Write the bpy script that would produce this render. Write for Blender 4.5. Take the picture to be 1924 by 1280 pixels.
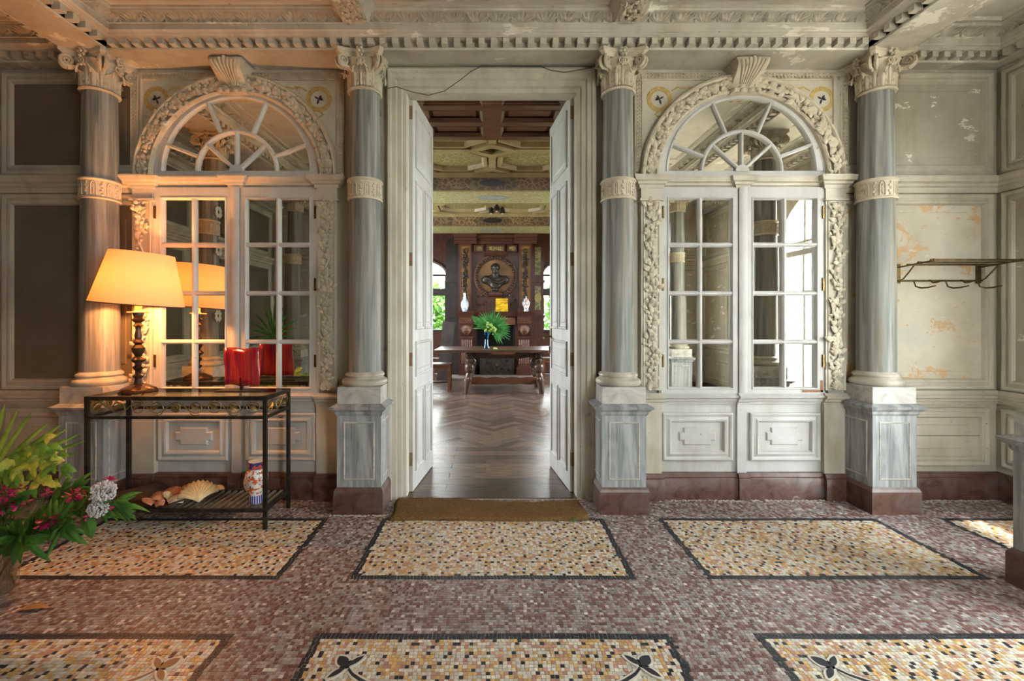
import bpy, math, random
import numpy as np
from mathutils import Vector, Matrix
random.seed(7); np.random.seed(7)
PI = math.pi; sin = math.sin; cos = math.cos
S = bpy.context.scene
COL = S.collection
for o in list(bpy.data.objects): bpy.data.objects.remove(o)

# ------------------------------------------------------------------ camera, sky, sun, exposure
F = 840.0; VX = 923.5; VY = 600.0; EYE = 1.3          # focal length and vanishing point in pixels of the 1924x1280 frame
cam = bpy.data.objects.new('camera', bpy.data.cameras.new('camera')); COL.objects.link(cam)
cam.location = (0, 0, EYE); cam.rotation_euler = (PI/2, 0, 0)
cam.data.sensor_fit = 'HORIZONTAL'; cam.data.sensor_width = 36; cam.data.lens = 36*F/1924
cam.data.shift_x = (962-VX)/1924; cam.data.shift_y = -(640-VY)/1924
cam.data.clip_start = 0.05; cam.data.clip_end = 300
S.camera = cam
world = bpy.data.worlds.new('sky'); S.world = world; world.use_nodes = True
wn = world.node_tree.nodes; wl = world.node_tree.links
bg = wn['Background']; bg.inputs[0].default_value = (0.93, 0.96, 1.0, 1); bg.inputs[1].default_value = 17.0
sun = bpy.data.objects.new('sun', bpy.data.lights.new('sun', 'SUN')); COL.objects.link(sun)
sun.data.energy = 14; sun.data.angle = math.radians(2.5); sun.data.color = (1, .93, .8)
sun.rotation_euler = Vector((-.42, .62, -1.5)).to_track_quat('-Z', 'Y').to_euler()
S.view_settings.view_transform = 'Standard'; S.view_settings.look = 'None'
S.view_settings.exposure = 0.95; S.view_settings.gamma = 1.0; S.view_settings.use_curve_mapping = False
def portal(name, loc, rot, sx, sy):                    # sampling guide for the sky seen through an opening
    l = bpy.data.lights.new(name, 'AREA'); l.shape = 'RECTANGLE'; l.size = sx; l.size_y = sy; l.cycles.is_portal = True
    o = bpy.data.objects.new(name, l); COL.objects.link(o); o.location = loc; o.rotation_euler = rot
XL, XR, YF, YB = -3.60, 3.686, 3.26, -1.27              # hall walls
portal('portal_side', (XR+.16, 1.35, 1.45), (0, PI/2, 0), 2.9, 1.5)
portal('portal_back', (2.05, YB-.16, 1.8), (PI/2, 0, 0), .9, 2.2)
portal('portal_salon', (-1.75, 10.95, 1.9), (-PI/2, 0, 0), 1.3, 1.7)
portal('portal_salon', (1.9, 10.95, 1.9), (-PI/2, 0, 0), 1.3, 1.7)
portal('portal_salon', (-4.1, 7.3, 1.85), (0, -PI/2, 0), 1.9, 2.8)
portal('portal_salon', (4.3, 7.3, 1.85), (0, PI/2, 0), 1.9, 2.8)

# ------------------------------------------------------------------ materials
def nodes_of(name):
    m = bpy.data.materials.new(name); m.use_nodes = True
    return m, m.node_tree.nodes, m.node_tree.links, m.node_tree.nodes['Principled BSDF']
def c4(c): return (c[0], c[1], c[2], 1)
def ramp(n, l, src, stops):
    r = n.new('ShaderNodeValToRGB'); e = r.color_ramp.elements
    while len(e) < len(stops): e.new(.5)
    for k, (p, c) in enumerate(stops): e[k].position = p; e[k].color = c4(c) if len(c) == 3 else c
    l.new(src, r.inputs[0]); return r.outputs[0]
def noise(n, l, scale, stretch=(1,1,1), detail=5, dist=0., rough=.55, off=(0,0,0)):
    t = n.new('ShaderNodeTexCoord'); mp = n.new('ShaderNodeMapping'); mp.inputs['Scale'].default_value = stretch; mp.inputs['Location'].default_value = off
    l.new(t.outputs['Object'], mp.inputs[0])
    x = n.new('ShaderNodeTexNoise'); x.inputs['Scale'].default_value = scale; x.inputs['Detail'].default_value = detail
    x.inputs['Distortion'].default_value = dist; x.inputs['Roughness'].default_value = rough
    l.new(mp.outputs[0], x.inputs['Vector']); return x.outputs['Fac']
def mixc(n, l, f, a, b):
    x = n.new('ShaderNodeMix'); x.data_type = 'RGBA'
    for s, v in ((0, f), (6, a), (7, b)):
        if isinstance(v, (int, float)): x.inputs[s].default_value = v
        elif isinstance(v, tuple): x.inputs[s].default_value = c4(v)
        else: l.new(v, x.inputs[s])
    return x.outputs[2]
def bump(n, l, b, src, st, dist=.01):
    x = n.new('ShaderNodeBump'); x.inputs['Strength'].default_value = st; x.inputs['Distance'].default_value = dist
    l.new(src, x.inputs['Height']); l.new(x.outputs[0], b.inputs['Normal'])
def MAT(name, c1, c2=None, scale=6, rough=.6, metal=0, stretch=(1,1,1), lo=.35, hi=.7, bmp=0, dist=0, wear=None, wlo=.62, whi=.66, wscale=4, spec=.4, wstretch=(1,1,1), c3=None, grime=None):
    m, n, l, b = nodes_of(name)
    b.inputs['Roughness'].default_value = rough; b.inputs['Metallic'].default_value = metal; b.inputs['Specular IOR Level'].default_value = spec
    if c2 is None: b.inputs['Base Color'].default_value = c4(c1); return m
    f = noise(n, l, scale, stretch, dist=dist)
    st = [(lo, c1), (hi, c2)] if c3 is None else [(lo, c1), ((lo+hi)/2, c2), (hi, c3)]
    c = ramp(n, l, f, st)
    if wear:
        w = ramp(n, l, noise(n, l, wscale, wstretch, detail=8, rough=.65, off=(3,1,2)), [(wlo, (0,0,0)), (whi, (1,1,1))])
        c = mixc(n, l, w, c, wear)
    if grime:
        w = ramp(n, l, noise(n, l, 2.2, (3,3,.8), detail=7, rough=.62, off=(7,3,5)), [(.48, (0,0,0)), (.72, (.75,.75,.75))]); c = mixc(n, l, w, c, grime)
        w = ramp(n, l, noise(n, l, 55, (1,1,1), detail=2, off=(1,8,4)), [(.74, (0,0,0)), (.76, (1,1,1))]); c = mixc(n, l, w, c, tuple(q*.45 for q in grime))
    l.new(c, b.inputs['Base Color'])
    if bmp: bump(n, l, b, noise(n, l, scale*3, stretch, detail=6), bmp)
    return m
PAINT = MAT('grey_paint', (.42,.385,.315), (.56,.52,.435), 3, .55, lo=.3, hi=.7, bmp=.08, wear=(.30,.26,.2), wlo=.66, whi=.72, wscale=9, grime=(.33,.275,.19))
PAINTG = MAT('cool_grey_paint', (.43,.425,.41), (.54,.54,.525), 4, .5, lo=.3, hi=.7, bmp=.06, wear=(.30,.27,.22), wlo=.68, whi=.73, wscale=12, grime=(.36,.33,.28))
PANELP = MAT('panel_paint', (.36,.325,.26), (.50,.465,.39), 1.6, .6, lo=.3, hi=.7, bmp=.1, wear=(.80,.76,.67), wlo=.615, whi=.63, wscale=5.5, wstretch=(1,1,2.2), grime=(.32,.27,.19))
PANELD = MAT('shaded_panel_paint', (.13,.105,.072), (.19,.16,.115), 1.8, .6, lo=.3, hi=.7, bmp=.06, wear=(.5,.46,.38), wlo=.735, whi=.745, wscale=14)  # left-side panels: the shade of the unlit side is put into this colour
def peel_mat():
    m, n, l, b = nodes_of('peeling_paint')
    c = ramp(n, l, noise(n, l, 2.2), [(.3, (.48,.43,.33)), (.55, (.64,.59,.48)), (.7, (.55,.53,.47))])
    w = ramp(n, l, noise(n, l, 6, (1,1,1.2), 9, .4, .68), [(.555, (0,0,0)), (.575, (1,1,1))])
    c = mixc(n, l, w, c, (.60,.40,.22))
    w2 = ramp(n, l, noise(n, l, 11, (1,1,2.5), 9, .2, .7, (5,2,1)), [(.63, (0,0,0)), (.65, (1,1,1))])
    c = mixc(n, l, w2, c, (.68,.64,.54))
    l.new(c, b.inputs['Base Color']); b.inputs['Roughness'].default_value = .7
    bump(n, l, b, noise(n, l, 14, (1,1,1.6), 9, 0, .7), .5, .01); return m
PEEL = peel_mat()
CREAM = MAT('carved_cream', (.42,.365,.27), (.58,.52,.41), 14, .6, lo=.3, hi=.7, wear=(.27,.205,.12), wlo=.60, whi=.70, wscale=22)
CORN = MAT('cornice_paint', (.43,.40,.34), (.55,.52,.455), 4, .55, lo=.3, hi=.7, bmp=.08, wear=(.72,.69,.60), wlo=.60, whi=.615, wscale=4.5, wstretch=(.6,.6,3), grime=(.33,.28,.20))
CEIL = MAT('ceiling_paint', (.46,.43,.37), (.58,.55,.48), 5, .65, lo=.3, hi=.7, bmp=.25, wear=(.36,.32,.26), wlo=.64, whi=.68, wscale=10)
MARB = MAT('grey_veined_marble', (.135,.14,.132), (.34,.338,.312), 3.2, .48, stretch=(8,8,.35), lo=.36, hi=.66, dist=.8, wear=(.24,.20,.145), wlo=.54, whi=.72, wscale=2.4, wstretch=(5,5,.5), spec=.25, bmp=.1)
MARBP = MAT('pedestal_marble', (.15,.16,.165), (.38,.39,.395), 3.0, .32, stretch=(6,6,.5), lo=.33, hi=.68, dist=1.4, wear=(.66,.68,.68), wlo=.66, whi=.69, wscale=3.6, wstretch=(2,2,.8))
MARBW = MAT('pale_marble', (.29,.28,.26), (.46,.44,.395), 4, .35, stretch=(1.4,1.4,2.6), lo=.36, hi=.56, dist=1.6)
MARBB = MAT('stained_base_marble', (.25,.22,.175), (.46,.42,.345), 5, .4, lo=.3, hi=.65, dist=1)
REDM = MAT('red_marble', (.045,.02,.015), (.118,.056,.040), 9, .36, lo=.3, hi=.7, dist=1.2, wear=(.30,.24,.20), wlo=.67, whi=.70, wscale=7, c3=(.12,.095,.088))
def mirror_mat():
    m, n, l, b = nodes_of('old_mirror')
    b.inputs['Metallic'].default_value = 1; b.inputs['Roughness'].default_value = .015
    c = ramp(n, l, noise(n, l, 9, (1,1,1), 8, 0, .7), [(.62, (.80,.79,.72)), (.78, (.45,.43,.36))])
    l.new(c, b.inputs['Base Color']); return m
MIRROR = mirror_mat()
def pane_mat(name, tint, refl=.10):
    m, n, l, b = nodes_of(name); n.remove(b)
    t = n.new('ShaderNodeBsdfTransparent'); t.inputs[0].default_value = c4(tint)
    g = n.new('ShaderNodeBsdfGlossy'); g.inputs['Roughness'].default_value = .02
    x = n.new('ShaderNodeMixShader'); fr = n.new('ShaderNodeLayerWeight'); fr.inputs[0].default_value = .5
    pw = n.new('ShaderNodeMath'); pw.operation = 'POWER'; pw.inputs[1].default_value = 4; l.new(fr.outputs['Facing'], pw.inputs[0])
    ml = n.new('ShaderNodeMath'); ml.operation = 'MULTIPLY_ADD'; ml.inputs[1].default_value = .6; ml.inputs[2].default_value = refl*.5; l.new(pw.outputs[0], ml.inputs[0]); l.new(ml.outputs[0], x.inputs[0]); l.new(t.outputs[0], x.inputs[1]); l.new(g.outputs[0], x.inputs[2])
    l.new(x.outputs[0], n['Material Output'].inputs[0]); return m
PANE = pane_mat('window_glass', (.95,.97,.95)); TABLEGLASS = pane_mat('table_glass', (.80,.88,.84)); VGLASS = pane_mat('clear_vase_glass', (.97,.98,.99), .30)
BLUEGL = pane_mat('blue_vase_glass', (.25,.62,.85))
IRON = MAT('black_iron', (.022,.02,.018), (.07,.06,.045), 20, .42, metal=.6)
BRASS = MAT('tarnished_brass', (.09,.06,.025), (.22,.145,.055), 25, .4, metal=.8, wear=(.04,.14,.13), wlo=.66, whi=.7, wscale=12)
GOLDIRON = MAT('gilded_wire', (.20,.15,.06), (.38,.29,.13), 25, .4, metal=.7)
WOOD = MAT('dark_red_wood', (.030,.011,.007), (.085,.033,.019), 6, .35, stretch=(6,6,1), lo=.3, hi=.7, bmp=.1)
WOODX = MAT('coffer_wood', (.075,.028,.012), (.16,.066,.03), 6, .38, stretch=(1,6,6), lo=.3, hi=.7, bmp=.1)
WOODD = MAT('oak_table_wood', (.035,.02,.013), (.11,.06,.035), 8, .3, stretch=(1,6,6), lo=.3, hi=.7, bmp=.1)
WOODB = MAT('blackened_wood', (.012,.009,.008), (.035,.024,.02), 8, .4)
BRONZE = MAT('dark_bronze', (.018,.015,.012), (.05,.04,.03), 12, .35, metal=.3)
OLIVE = MAT('olive_ceiling_paint', (.17,.155,.05), (.27,.25,.09), 3, .55, lo=.3, hi=.7)
def arabesque(name, c1, c2, sc, st=(1,1,1)):
    m, n, l, b = nodes_of(name)
    t = n.new('ShaderNodeTexCoord'); mp = n.new('ShaderNodeMapping'); mp.inputs['Scale'].default_value = st; l.new(t.outputs['Object'], mp.inputs[0])
    v = n.new('ShaderNodeTexVoronoi'); v.feature = 'DISTANCE_TO_EDGE'; v.inputs['Scale'].default_value = sc; l.new(mp.outputs[0], v.inputs[0])
    w = ramp(n, l, v.outputs['Distance'], [(.05, (1,1,1)), (.11, (0,0,0))])
    l.new(mixc(n, l, w, c1, c2), b.inputs['Base Color']); b.inputs['Roughness'].default_value = .55; return m
ARAB = arabesque('olive_arabesque_paint', (.125,.105,.022), (.22,.19,.075), 15)
ARABL = arabesque('pale_arabesque_paint', (.21,.19,.07), (.32,.28,.15), 14)
ARABD = arabesque('brown_arabesque_paint', (.06,.038,.015), (.13,.095,.04), 10)
BLUEG = MAT('blue_grey_paint', (.17,.19,.18), (.22,.24,.22), 8, .6)
COIR = MAT('coir', (.13,.068,.027), (.235,.135,.058), 90, .95, lo=.3, hi=.7, bmp=.6, spec=.1)
GOLDP = MAT('ochre_wreath_paint', (.40,.27,.075), (.54,.40,.16), 40, .6)
NAVY = MAT('dark_blue_paint', (.02,.024,.035))
SPAND = MAT('spandrel_paint', (.44,.40,.32), (.55,.52,.44), 6, .6, wear=(.33,.25,.14), wlo=.6, whi=.7, wscale=7)
def attr_mat(name, rough, spec=.4):
    m, n, l, b = nodes_of(name); a = n.new('ShaderNodeAttribute'); a.attribute_name = 'stone'
    v = noise(n, l, 60, detail=3); x = n.new('ShaderNodeMix'); x.data_type = 'RGBA'; x.blend_type = 'MULTIPLY'; x.inputs[0].default_value = .5
    l.new(a.outputs['Color'], x.inputs[6]); l.new(ramp(n, l, v, [(.3, (.6,.6,.6)), (.7, (1.2,1.2,1.2))]), x.inputs[7])
    l.new(x.outputs[2], b.inputs['Base Color']); b.inputs['Roughness'].default_value = rough; b.inputs['Specular IOR Level'].default_value = spec; return m
STONE = attr_mat('mosaic_stone', .42)
GROUT = MAT('grout', (.34,.31,.27), (.46,.43,.38), 9, .85)
def leafm(name, c1, c2, tr=.35, sc=14):
    m, n, l, b = nodes_of(name); f = noise(n, l, sc, detail=3); c = ramp(n, l, f, [(.35, c1), (.65, c2)])
    l.new(c, b.inputs['Base Color']); b.inputs['Roughness'].default_value = .45
    t = n.new('ShaderNodeBsdfTranslucent'); l.new(c, t.inputs[0]); x = n.new('ShaderNodeMixShader'); x.inputs[0].default_value = tr
    l.new(b.outputs[0], x.inputs[1]); l.new(t.outputs[0], x.inputs[2]); l.new(x.outputs[0], n['Material Output'].inputs[0]); return m
LGREEN = leafm('oleander_green', (.05,.17,.035), (.13,.32,.06)); LPALM = leafm('palm_green', (.10,.24,.03), (.24,.42,.07)); LYEL = leafm('yellow_green_leaf', (.30,.42,.05), (.62,.62,.14), .4, 22)
LDARK = leafm('dark_palm_green', (.02,.12,.02), (.06,.26,.05)); LIME = leafm('lime_green', (.28,.5,.08), (.5,.62,.2))
PINK = leafm('pink_petal', (.42,.01,.09), (.70,.05,.20), .3, 30); WHITEF = leafm('white_petal', (.62,.58,.62), (.85,.82,.80), .3, 30); STEM = MAT('brown_stem', (.14,.075,.035), (.22,.13,.06), 20, .6)
TREE = leafm('tree_green', (.035,.10,.015), (.10,.20,.03), .3, 2); BARK = MAT('bark', (.08,.055,.035), (.14,.10,.07), 8, .9)

# ------------------------------------------------------------------ mesh building
class MB:
    def __init__(s): s.v = []; s.f = []
    def add(s, V, Fc, M=None):
        k = len(s.v)
        if M is None: s.v += [tuple(p) for p in V]
        else: s.v += [tuple(M @ Vector(p)) for p in V]
        s.f += [tuple(i+k for i in q) for q in Fc]; return s
    def box(s, x0, x1, y0, y1, z0, z1, M=None):
        return s.add([(x, y, z) for x in (x0, x1) for y in (y0, y1) for z in (z0, z1)],
                     [(0,1,3,2), (4,6,7,5), (0,4,5,1), (2,3,7,6), (0,2,6,4), (1,5,7,3)], M)
    def frust(s, a, b, M=None):                       # a, b: (x0,x1,y0,y1,z)
        V = [(x, y, q[4]) for q in (a, b) for x, y in ((q[0],q[2]), (q[1],q[2]), (q[1],q[3]), (q[0],q[3]))]
        return s.add(V, [(3,2,1,0), (4,5,6,7), (0,1,5,4), (1,2,6,5), (2,3,7,6), (3,0,4,7)], M)
    def prism(s, poly, w0, w1, M=None, inset=None):
        n = len(poly); V = [(u, v, w0) for u, v in poly] + [(u, v, w1) for u, v in poly]
        return s.add(V, [tuple(range(n))[::-1], tuple(range(n, 2*n))] + [(i, (i+1) % n, n+(i+1) % n, n+i) for i in range(n)], M)
    def lathe(s, prof, n=20, M=None, a0=0, a1=2*PI, wob=None, cap=True):
        full = abs(a1-a0-2*PI) < 1e-6; m = n if full else n+1; V = []; Q = []
        for r, z in prof:
            for i in range(m):
                a = a0+(a1-a0)*i/n; k = 1 if wob is None else wob(a, z)
                V.append((r*k*cos(a), r*k*sin(a), z))
        for j in range(len(prof)-1):
            for i in range(n):
                i2 = (i+1) % m
                Q.append((j*m+i, j*m+i2, (j+1)*m+i2, (j+1)*m+i))
        if cap and full and prof[0][0] > 1e-4 and prof[0][1] != prof[-1][1]: Q.append(tuple(range(m))[::-1])
        if cap and full and prof[-1][0] > 1e-4 and prof[0][1] != prof[-1][1]: Q.append(tuple(range((len(prof)-1)*m, len(prof)*m)))
        return s.add(V, Q, M)
    def tube(s, pts, r, n=6, M=None, flat=1.0):
        P = [Vector(p) for p in pts]; V = []; Q = []; up = None
        for i, p in enumerate(P):
            t = (P[min(i+1, len(P)-1)]-P[max(i-1, 0)]).normalized()
            if up is None: up = Vector((0,0,1)) if abs(t.z) < .9 else Vector((1,0,0))
            a = (up-t*up.dot(t)).normalized(); up = a; b = t.cross(a)
            ri = r[i] if isinstance(r, (list, tuple)) else r
            for k in range(n):
                an = 2*PI*k/n; V.append(p+a*(ri*cos(an)*flat)+b*(ri*sin(an)))
        for i in range(len(P)-1):
            for k in range(n): Q.append((i*n+k, i*n+(k+1) % n, (i+1)*n+(k+1) % n, (i+1)*n+k))
        Q.append(tuple(range(n))[::-1]); Q.append(tuple(range((len(P)-1)*n, len(P)*n)))
        return s.add(V, Q, M)
    def run(s, prof, u0, u1, M=None, m0=0, m1=0):     # prof of (v, w), extruded along u, mitred by m*w
        n = len(prof); V = [(u0+m0*w, v, w) for v, w in prof] + [(u1+m1*w, v, w) for v, w in prof]
        return s.add(V, [tuple(range(n)), tuple(range(n, 2*n))[::-1]] + [(i, n+i, n+(i+1) % n, (i+1) % n) for i in range(n)], M)
    def frame(s, u0, u1, v0, v1, prof, M=None, fill=False):   # rings of (inset, w)
        V = []; Q = []
        for d, w in prof: V += [(u0+d, v0+d, w), (u1-d, v0+d, w), (u1-d, v1-d, w), (u0+d, v1-d, w)]
        for j in range(len(prof)-1):
            for i in range(4): Q.append((j*4+i, j*4+(i+1) % 4, j*4+4+(i+1) % 4, j*4+4+i))
        if fill: k = 4*(len(prof)-1); Q.append((k, k+1, k+2, k+3))
        return s.add(V, Q, M)
    def arc(s, prof, a0, a1, n, M=None, cz=0):        # prof of (r, w) swept about the w axis
        m = len(prof); V = []; Q = []
        for i in range(n+1):
            a = a0+(a1-a0)*i/n
            V += [(r*cos(a), cz+r*sin(a), w) for r, w in prof]
        for i in range(n):
            for j in range(m): Q.append((i*m+j, i*m+(j+1) % m, (i+1)*m+(j+1) % m, (i+1)*m+j))
        Q.append(tuple(range(m))); Q.append(tuple(range(n*m, n*m+m))[::-1])
        return s.add(V, Q, M)
    def ball(s, c, r, n=8, m=5, M=None):
        rx, ry, rz = r if isinstance(r, (tuple, list)) else (r, r, r)
        V = [(c[0], c[1], c[2]-rz)]; Q = []
        for j in range(1, m):
            t = -PI/2+PI*j/m
            for i in range(n): a = 2*PI*i/n; V.append((c[0]+rx*cos(t)*cos(a), c[1]+ry*cos(t)*sin(a), c[2]+rz*sin(t)))
        V.append((c[0], c[1], c[2]+rz)); L = len(V)-1
        for i in range(n):
            Q.append((0, 1+(i+1) % n, 1+i)); Q.append((L, L-n+i, L-n+(i+1) % n))
            for j in range(m-2): Q.append((1+j*n+i, 1+j*n+(i+1) % n, 1+(j+1)*n+(i+1) % n, 1+(j+1)*n+i))
        return s.add(V, Q, M)
    def blade(s, p0, p1, width, bend=(0,0,0), side=None, n=6, fold=.25, shape=None):   # a leaf from p0 to p1
        p0 = Vector(p0); p1 = Vector(p1); bend = Vector(bend); V = []; Q = []
        t0 = (p1-p0).normalized(); sd = Vector(side) if side is not None else t0.cross(Vector((0,-1,.3)))
        if sd.length < 1e-4: sd = Vector((1,0,0))
        sd = (sd-t0*sd.dot(t0)).normalized(); nr = t0.cross(sd)
        for i in range(n+1):
            t = i/n; c = p0.lerp(p1, t)+bend*(4*t*(1-t)); w = width*.5*(shape(t) if shape else max(.03, sin(PI*min(1, t*.93+.05))**.8))
            V += [c+sd*w+nr*w*fold, c, c-sd*w+nr*w*fold]
        for i in range(n): Q += [(3*i, 3*i+1, 3*i+4, 3*i+3), (3*i+1, 3*i+2, 3*i+5, 3*i+4)]
        return s.add(V, Q)
    def mesh(s, name, mat, smooth=None):
        me = bpy.data.meshes.new(name); me.from_pydata(s.v, [], s.f); me.materials.append(mat)
        if smooth is not None:
            me.polygons.foreach_set('use_smooth', [True]*len(me.polygons)); me.set_sharp_from_angle(angle=math.radians(smooth))
        me.update(); return me
    def build(s, name, mat, parent=None, smooth=None, loc=None, stuff=False):
        return OBJ(name, s.mesh(name, mat, smooth), parent, loc, stuff)
def OBJ(name, me, parent=None, loc=None, stuff=False, rz=0):
    o = bpy.data.objects.new(name, me); COL.objects.link(o)
    if parent is not None: o.parent = parent
    if loc is not None: o.location = loc
    if rz: o.rotation_euler[2] = rz
    if stuff: o['kind'] = 'stuff'
    return o
def tag(o, label, cat, group=None, kind=None):
    o['label'] = label; o['category'] = cat
    if group: o['group'] = group
    if kind: o['kind'] = kind
    return o
def thing(name, label, cat, loc=(0,0,0), rz=0, group=None, kind=None):
    o = OBJ(name, None, None, loc, rz=rz); return tag(o, label, cat, group, kind)
def copy_tree(o, parent=None):
    c = o.copy(); COL.objects.link(c); c.parent = parent
    for ch in o.children: copy_tree(ch, c)
    return c
def AX(origin, u, v, w): 
    return Matrix(((u[0],v[0],w[0],origin[0]), (u[1],v[1],w[1],origin[1]), (u[2],v[2],w[2],origin[2]), (0,0,0,1)))
def TR(x, y, z): return Matrix.Translation((x, y, z))
def RZ(a): return Matrix.Rotation(a, 4, 'Z')
def RX(a): return Matrix.Rotation(a, 4, 'X')
def RY(a): return Matrix.Rotation(a, 4, 'Y')
def P(x, y, d): return Vector(((x-VX)*d/F, d, EYE-(y-VY)*d/F))      # pixel + depth -> point
def Pz(x, y, z): d = (EYE-z)*F/(y-VY); return P(x, y, d)              # pixel on a horizontal plane of height z
MF = AX((0, YF, 0), (1,0,0), (0,0,1), (0,-1,0))          # far wall
MR = AX((XR, YF, 0), (0,-1,0), (0,0,1), (-1,0,0))        # right wall
ML = AX((XL, YB, 0), (0,1,0), (0,0,1), (1,0,0))          # left wall
MBK = AX((XR, YB, 0), (-1,0,0), (0,0,1), (0,1,0))        # wall behind the camera
def notch(u0, u1, v0, v1, a, b):                          # rectangle with stepped corners
    return [(u0+a,v0), (u1-a,v0), (u1-a,v0+b), (u1,v0+b), (u1,v1-b), (u1-a,v1-b), (u1-a,v1), (u0+a,v1), (u0+a,v1-b), (u0,v1-b), (u0,v0+b), (u0+a,v0+b)]
# ------------------------------------------------------------------ floor with mosaic
floor = MB().box(XL-.1, XR+.1, YB-.1, 3.38, -.12, 0).build('floor', GROUT)
tag(floor, 'mosaic floor of small stone cubes with framed cream panels', 'floor', kind='structure')
PT = .0167; B2 = 2*PT
PANELS = [(-.714, .730, 2.2286, 2.912), (1.083, 2.501, 2.2286, 2.912), (-2.50, -1.064, 2.2286, 2.912), (2.91, 3.62, 2.2286, 2.912), (-3.66, -2.94, 2.2286, 2.912),
          (-.7185, .734, .1, 1.8524), (1.083, 2.501, .1, 1.8524), (-2.50, -1.0645, .1, 1.8524), (2.91, 3.62, .1, 1.8524), (-3.66, -2.94, .1, 1.8524)]
MOTIFS = [(-.540, 1.667, 1), (.561, 1.671, -1), (1.2676, 1.665, 1), (-1.232, 1.657, -1), (2.32, 1.665, -1), (-2.32, 1.665, 1)]
def mosaic():
    xs = np.arange(XL+.01, XR-.01, PT); ys = np.arange(.62, 3.22, PT)
    gx, gy = np.meshgrid(xs, ys); gx = gx.ravel(); gy = gy.ravel(); n = len(gx)
    gx = gx+.0022*np.sin(gy*9+gx*3)+np.repeat(np.random.uniform(-.004, .004, len(ys)), len(xs)); gy = gy+.002*np.sin(gx*7)
    reg = np.zeros(n, int)
    for x0, x1, y0, y1 in PANELS:
        ins = (gx > x0) & (gx < x1) & (gy > y0) & (gy < y1); inn = (gx > x0+B2) & (gx < x1-B2) & (gy > y0+B2) & (gy < y1-B2)
        reg[ins] = 1; reg[inn] = 2
    r = np.random.rand(n); col = np.zeros((n, 3))
    def pick(mask, table):
        k = np.zeros(n); acc = 0
        for p, c in table:
            m = mask & (r >= acc) & (r < acc+p); col[m] = c; acc += p
    pick(reg == 0, [(.30, (.165,.082,.072)), (.27, (.26,.18,.168)), (.26, (.35,.305,.29)), (.12, (.28,.27,.272)), (.06, (.55,.51,.47))])
    pick(reg == 1, [(1.01, (.024,.026,.034))])
    pick(reg == 2, [(.45, (.61,.57,.505)), (.26, (.56,.36,.14)), (.20, (.47,.255,.185)), (.10, (.66,.58,.45))])
    dots = reg == 2; qx = np.round(gx/PT).astype(int); qy = np.round(gy/PT).astype(int)
    for jx, jy in zip(*np.where(np.ones((160, 50)))):     # loosely spaced black cubes
        px = XL+(jx*3+1.5*(jy % 2))*PT*1.62+random.uniform(-.014, .014); py = .62+jy*PT*3.3+random.uniform(-.012, .012)
        k = int(round((py-.62)/PT))*len(xs)+int(round((px-xs[0])/PT))
        if 0 <= k < n and dots[k] and random.random() < .7: col[k] = (.022,.024,.032)
    for mx, my, s in MOTIFS:
        d = np.hypot(gx-mx, gy-my); col[(d < .062) & (reg == 2)] = (.56,.53,.47)
    keep = np.ones(n, bool)
    for cx, cy in ((-.885,3.13), (.885,3.13), (2.69,3.13), (-2.74,3.13), (2.71,2.05), (-2.74,2.05)): keep &= ~((abs(gx-cx) < .155) & (abs(gy-cy) < .155))
    col *= np.random.uniform(.78, 1.18, (n, 1))
    h = .5*PT-.0011+np.random.uniform(-.0011, .0006, n); hy = .5*PT-.0011+np.random.uniform(-.0011, .0006, n); a = np.random.normal(0, .05, n); zt = .0017+np.random.uniform(-.0004, .0004, n)
    for code, name in ((0, 'mosaic_field'), (1, 'mosaic_border'), (2, 'mosaic_panel')):
        i = np.where((reg == code) & keep)[0]; m = len(i); V = np.zeros((m, 8, 3), np.float32)
        for k, (sx, sy) in enumerate(((-1,-1), (1,-1), (1,1), (-1,1))):
            dx = sx*h[i]*np.cos(a[i])-sy*hy[i]*np.sin(a[i]); dy = sx*h[i]*np.sin(a[i])+sy*hy[i]*np.cos(a[i])
            V[:, k] = np.stack([gx[i]+dx*1.06, gy[i]+dy*1.06, np.zeros(m)], 1)
            V[:, k+4] = np.stack([gx[i]+dx, gy[i]+dy, zt[i]+.0002*sx*np.sin(i*1.7)], 1)
        q = np.array([(4,5,6,7), (0,1,5,4), (1,2,6,5), (2,3,7,6), (3,0,4,7)]); Fq = (np.arange(m)[:, None, None]*8+q[None]).reshape(-1, 4)
        me = bpy.data.meshes.new(name); me.vertices.add(m*8); me.vertices.foreach_set('co', V.ravel())
        me.loops.add(len(Fq)*4); me.loops.foreach_set('vertex_index', Fq.ravel().astype(np.int32))
        me.polygons.add(len(Fq)); me.polygons.foreach_set('loop_start', np.arange(len(Fq), dtype=np.int32)*4)
        me.update(calc_edges=True); me.shade_flat(); me.materials.append(STONE)
        at = me.attributes.new('stone', 'FLOAT_COLOR', 'FACE'); cc = np.ones((m, 5, 4), np.float32); cc[:, :, :3] = col[i][:, None, :]; at.data.foreach_set('color', cc.ravel())
        OBJ(name, me, floor, stuff=True)
mosaic()
BLACKST = MAT('black_stone', (.022,.024,.032), rough=.4); WHITEST = MAT('white_stone', (.56,.53,.47), rough=.5); BROWNST = MAT('brown_stone', (.15,.085,.05), rough=.45)
def leaf_poly(x, y, dx, dy, w, n=7, grow=0):
    L = math.hypot(dx, dy); ex, ey = dx/L, dy/L; A = []; B = []
    for i in range(n+1):
        t = i/n; q = w*.5*sin(PI*t)**.8+grow; c = -grow+(L+2*grow)*t
        A.append((x+ex*c-ey*q, y+ey*c+ex*q)); B.append((x+ex*c+ey*q, y+ey*c-ex*q))
    return B+A[::-1]
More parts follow.
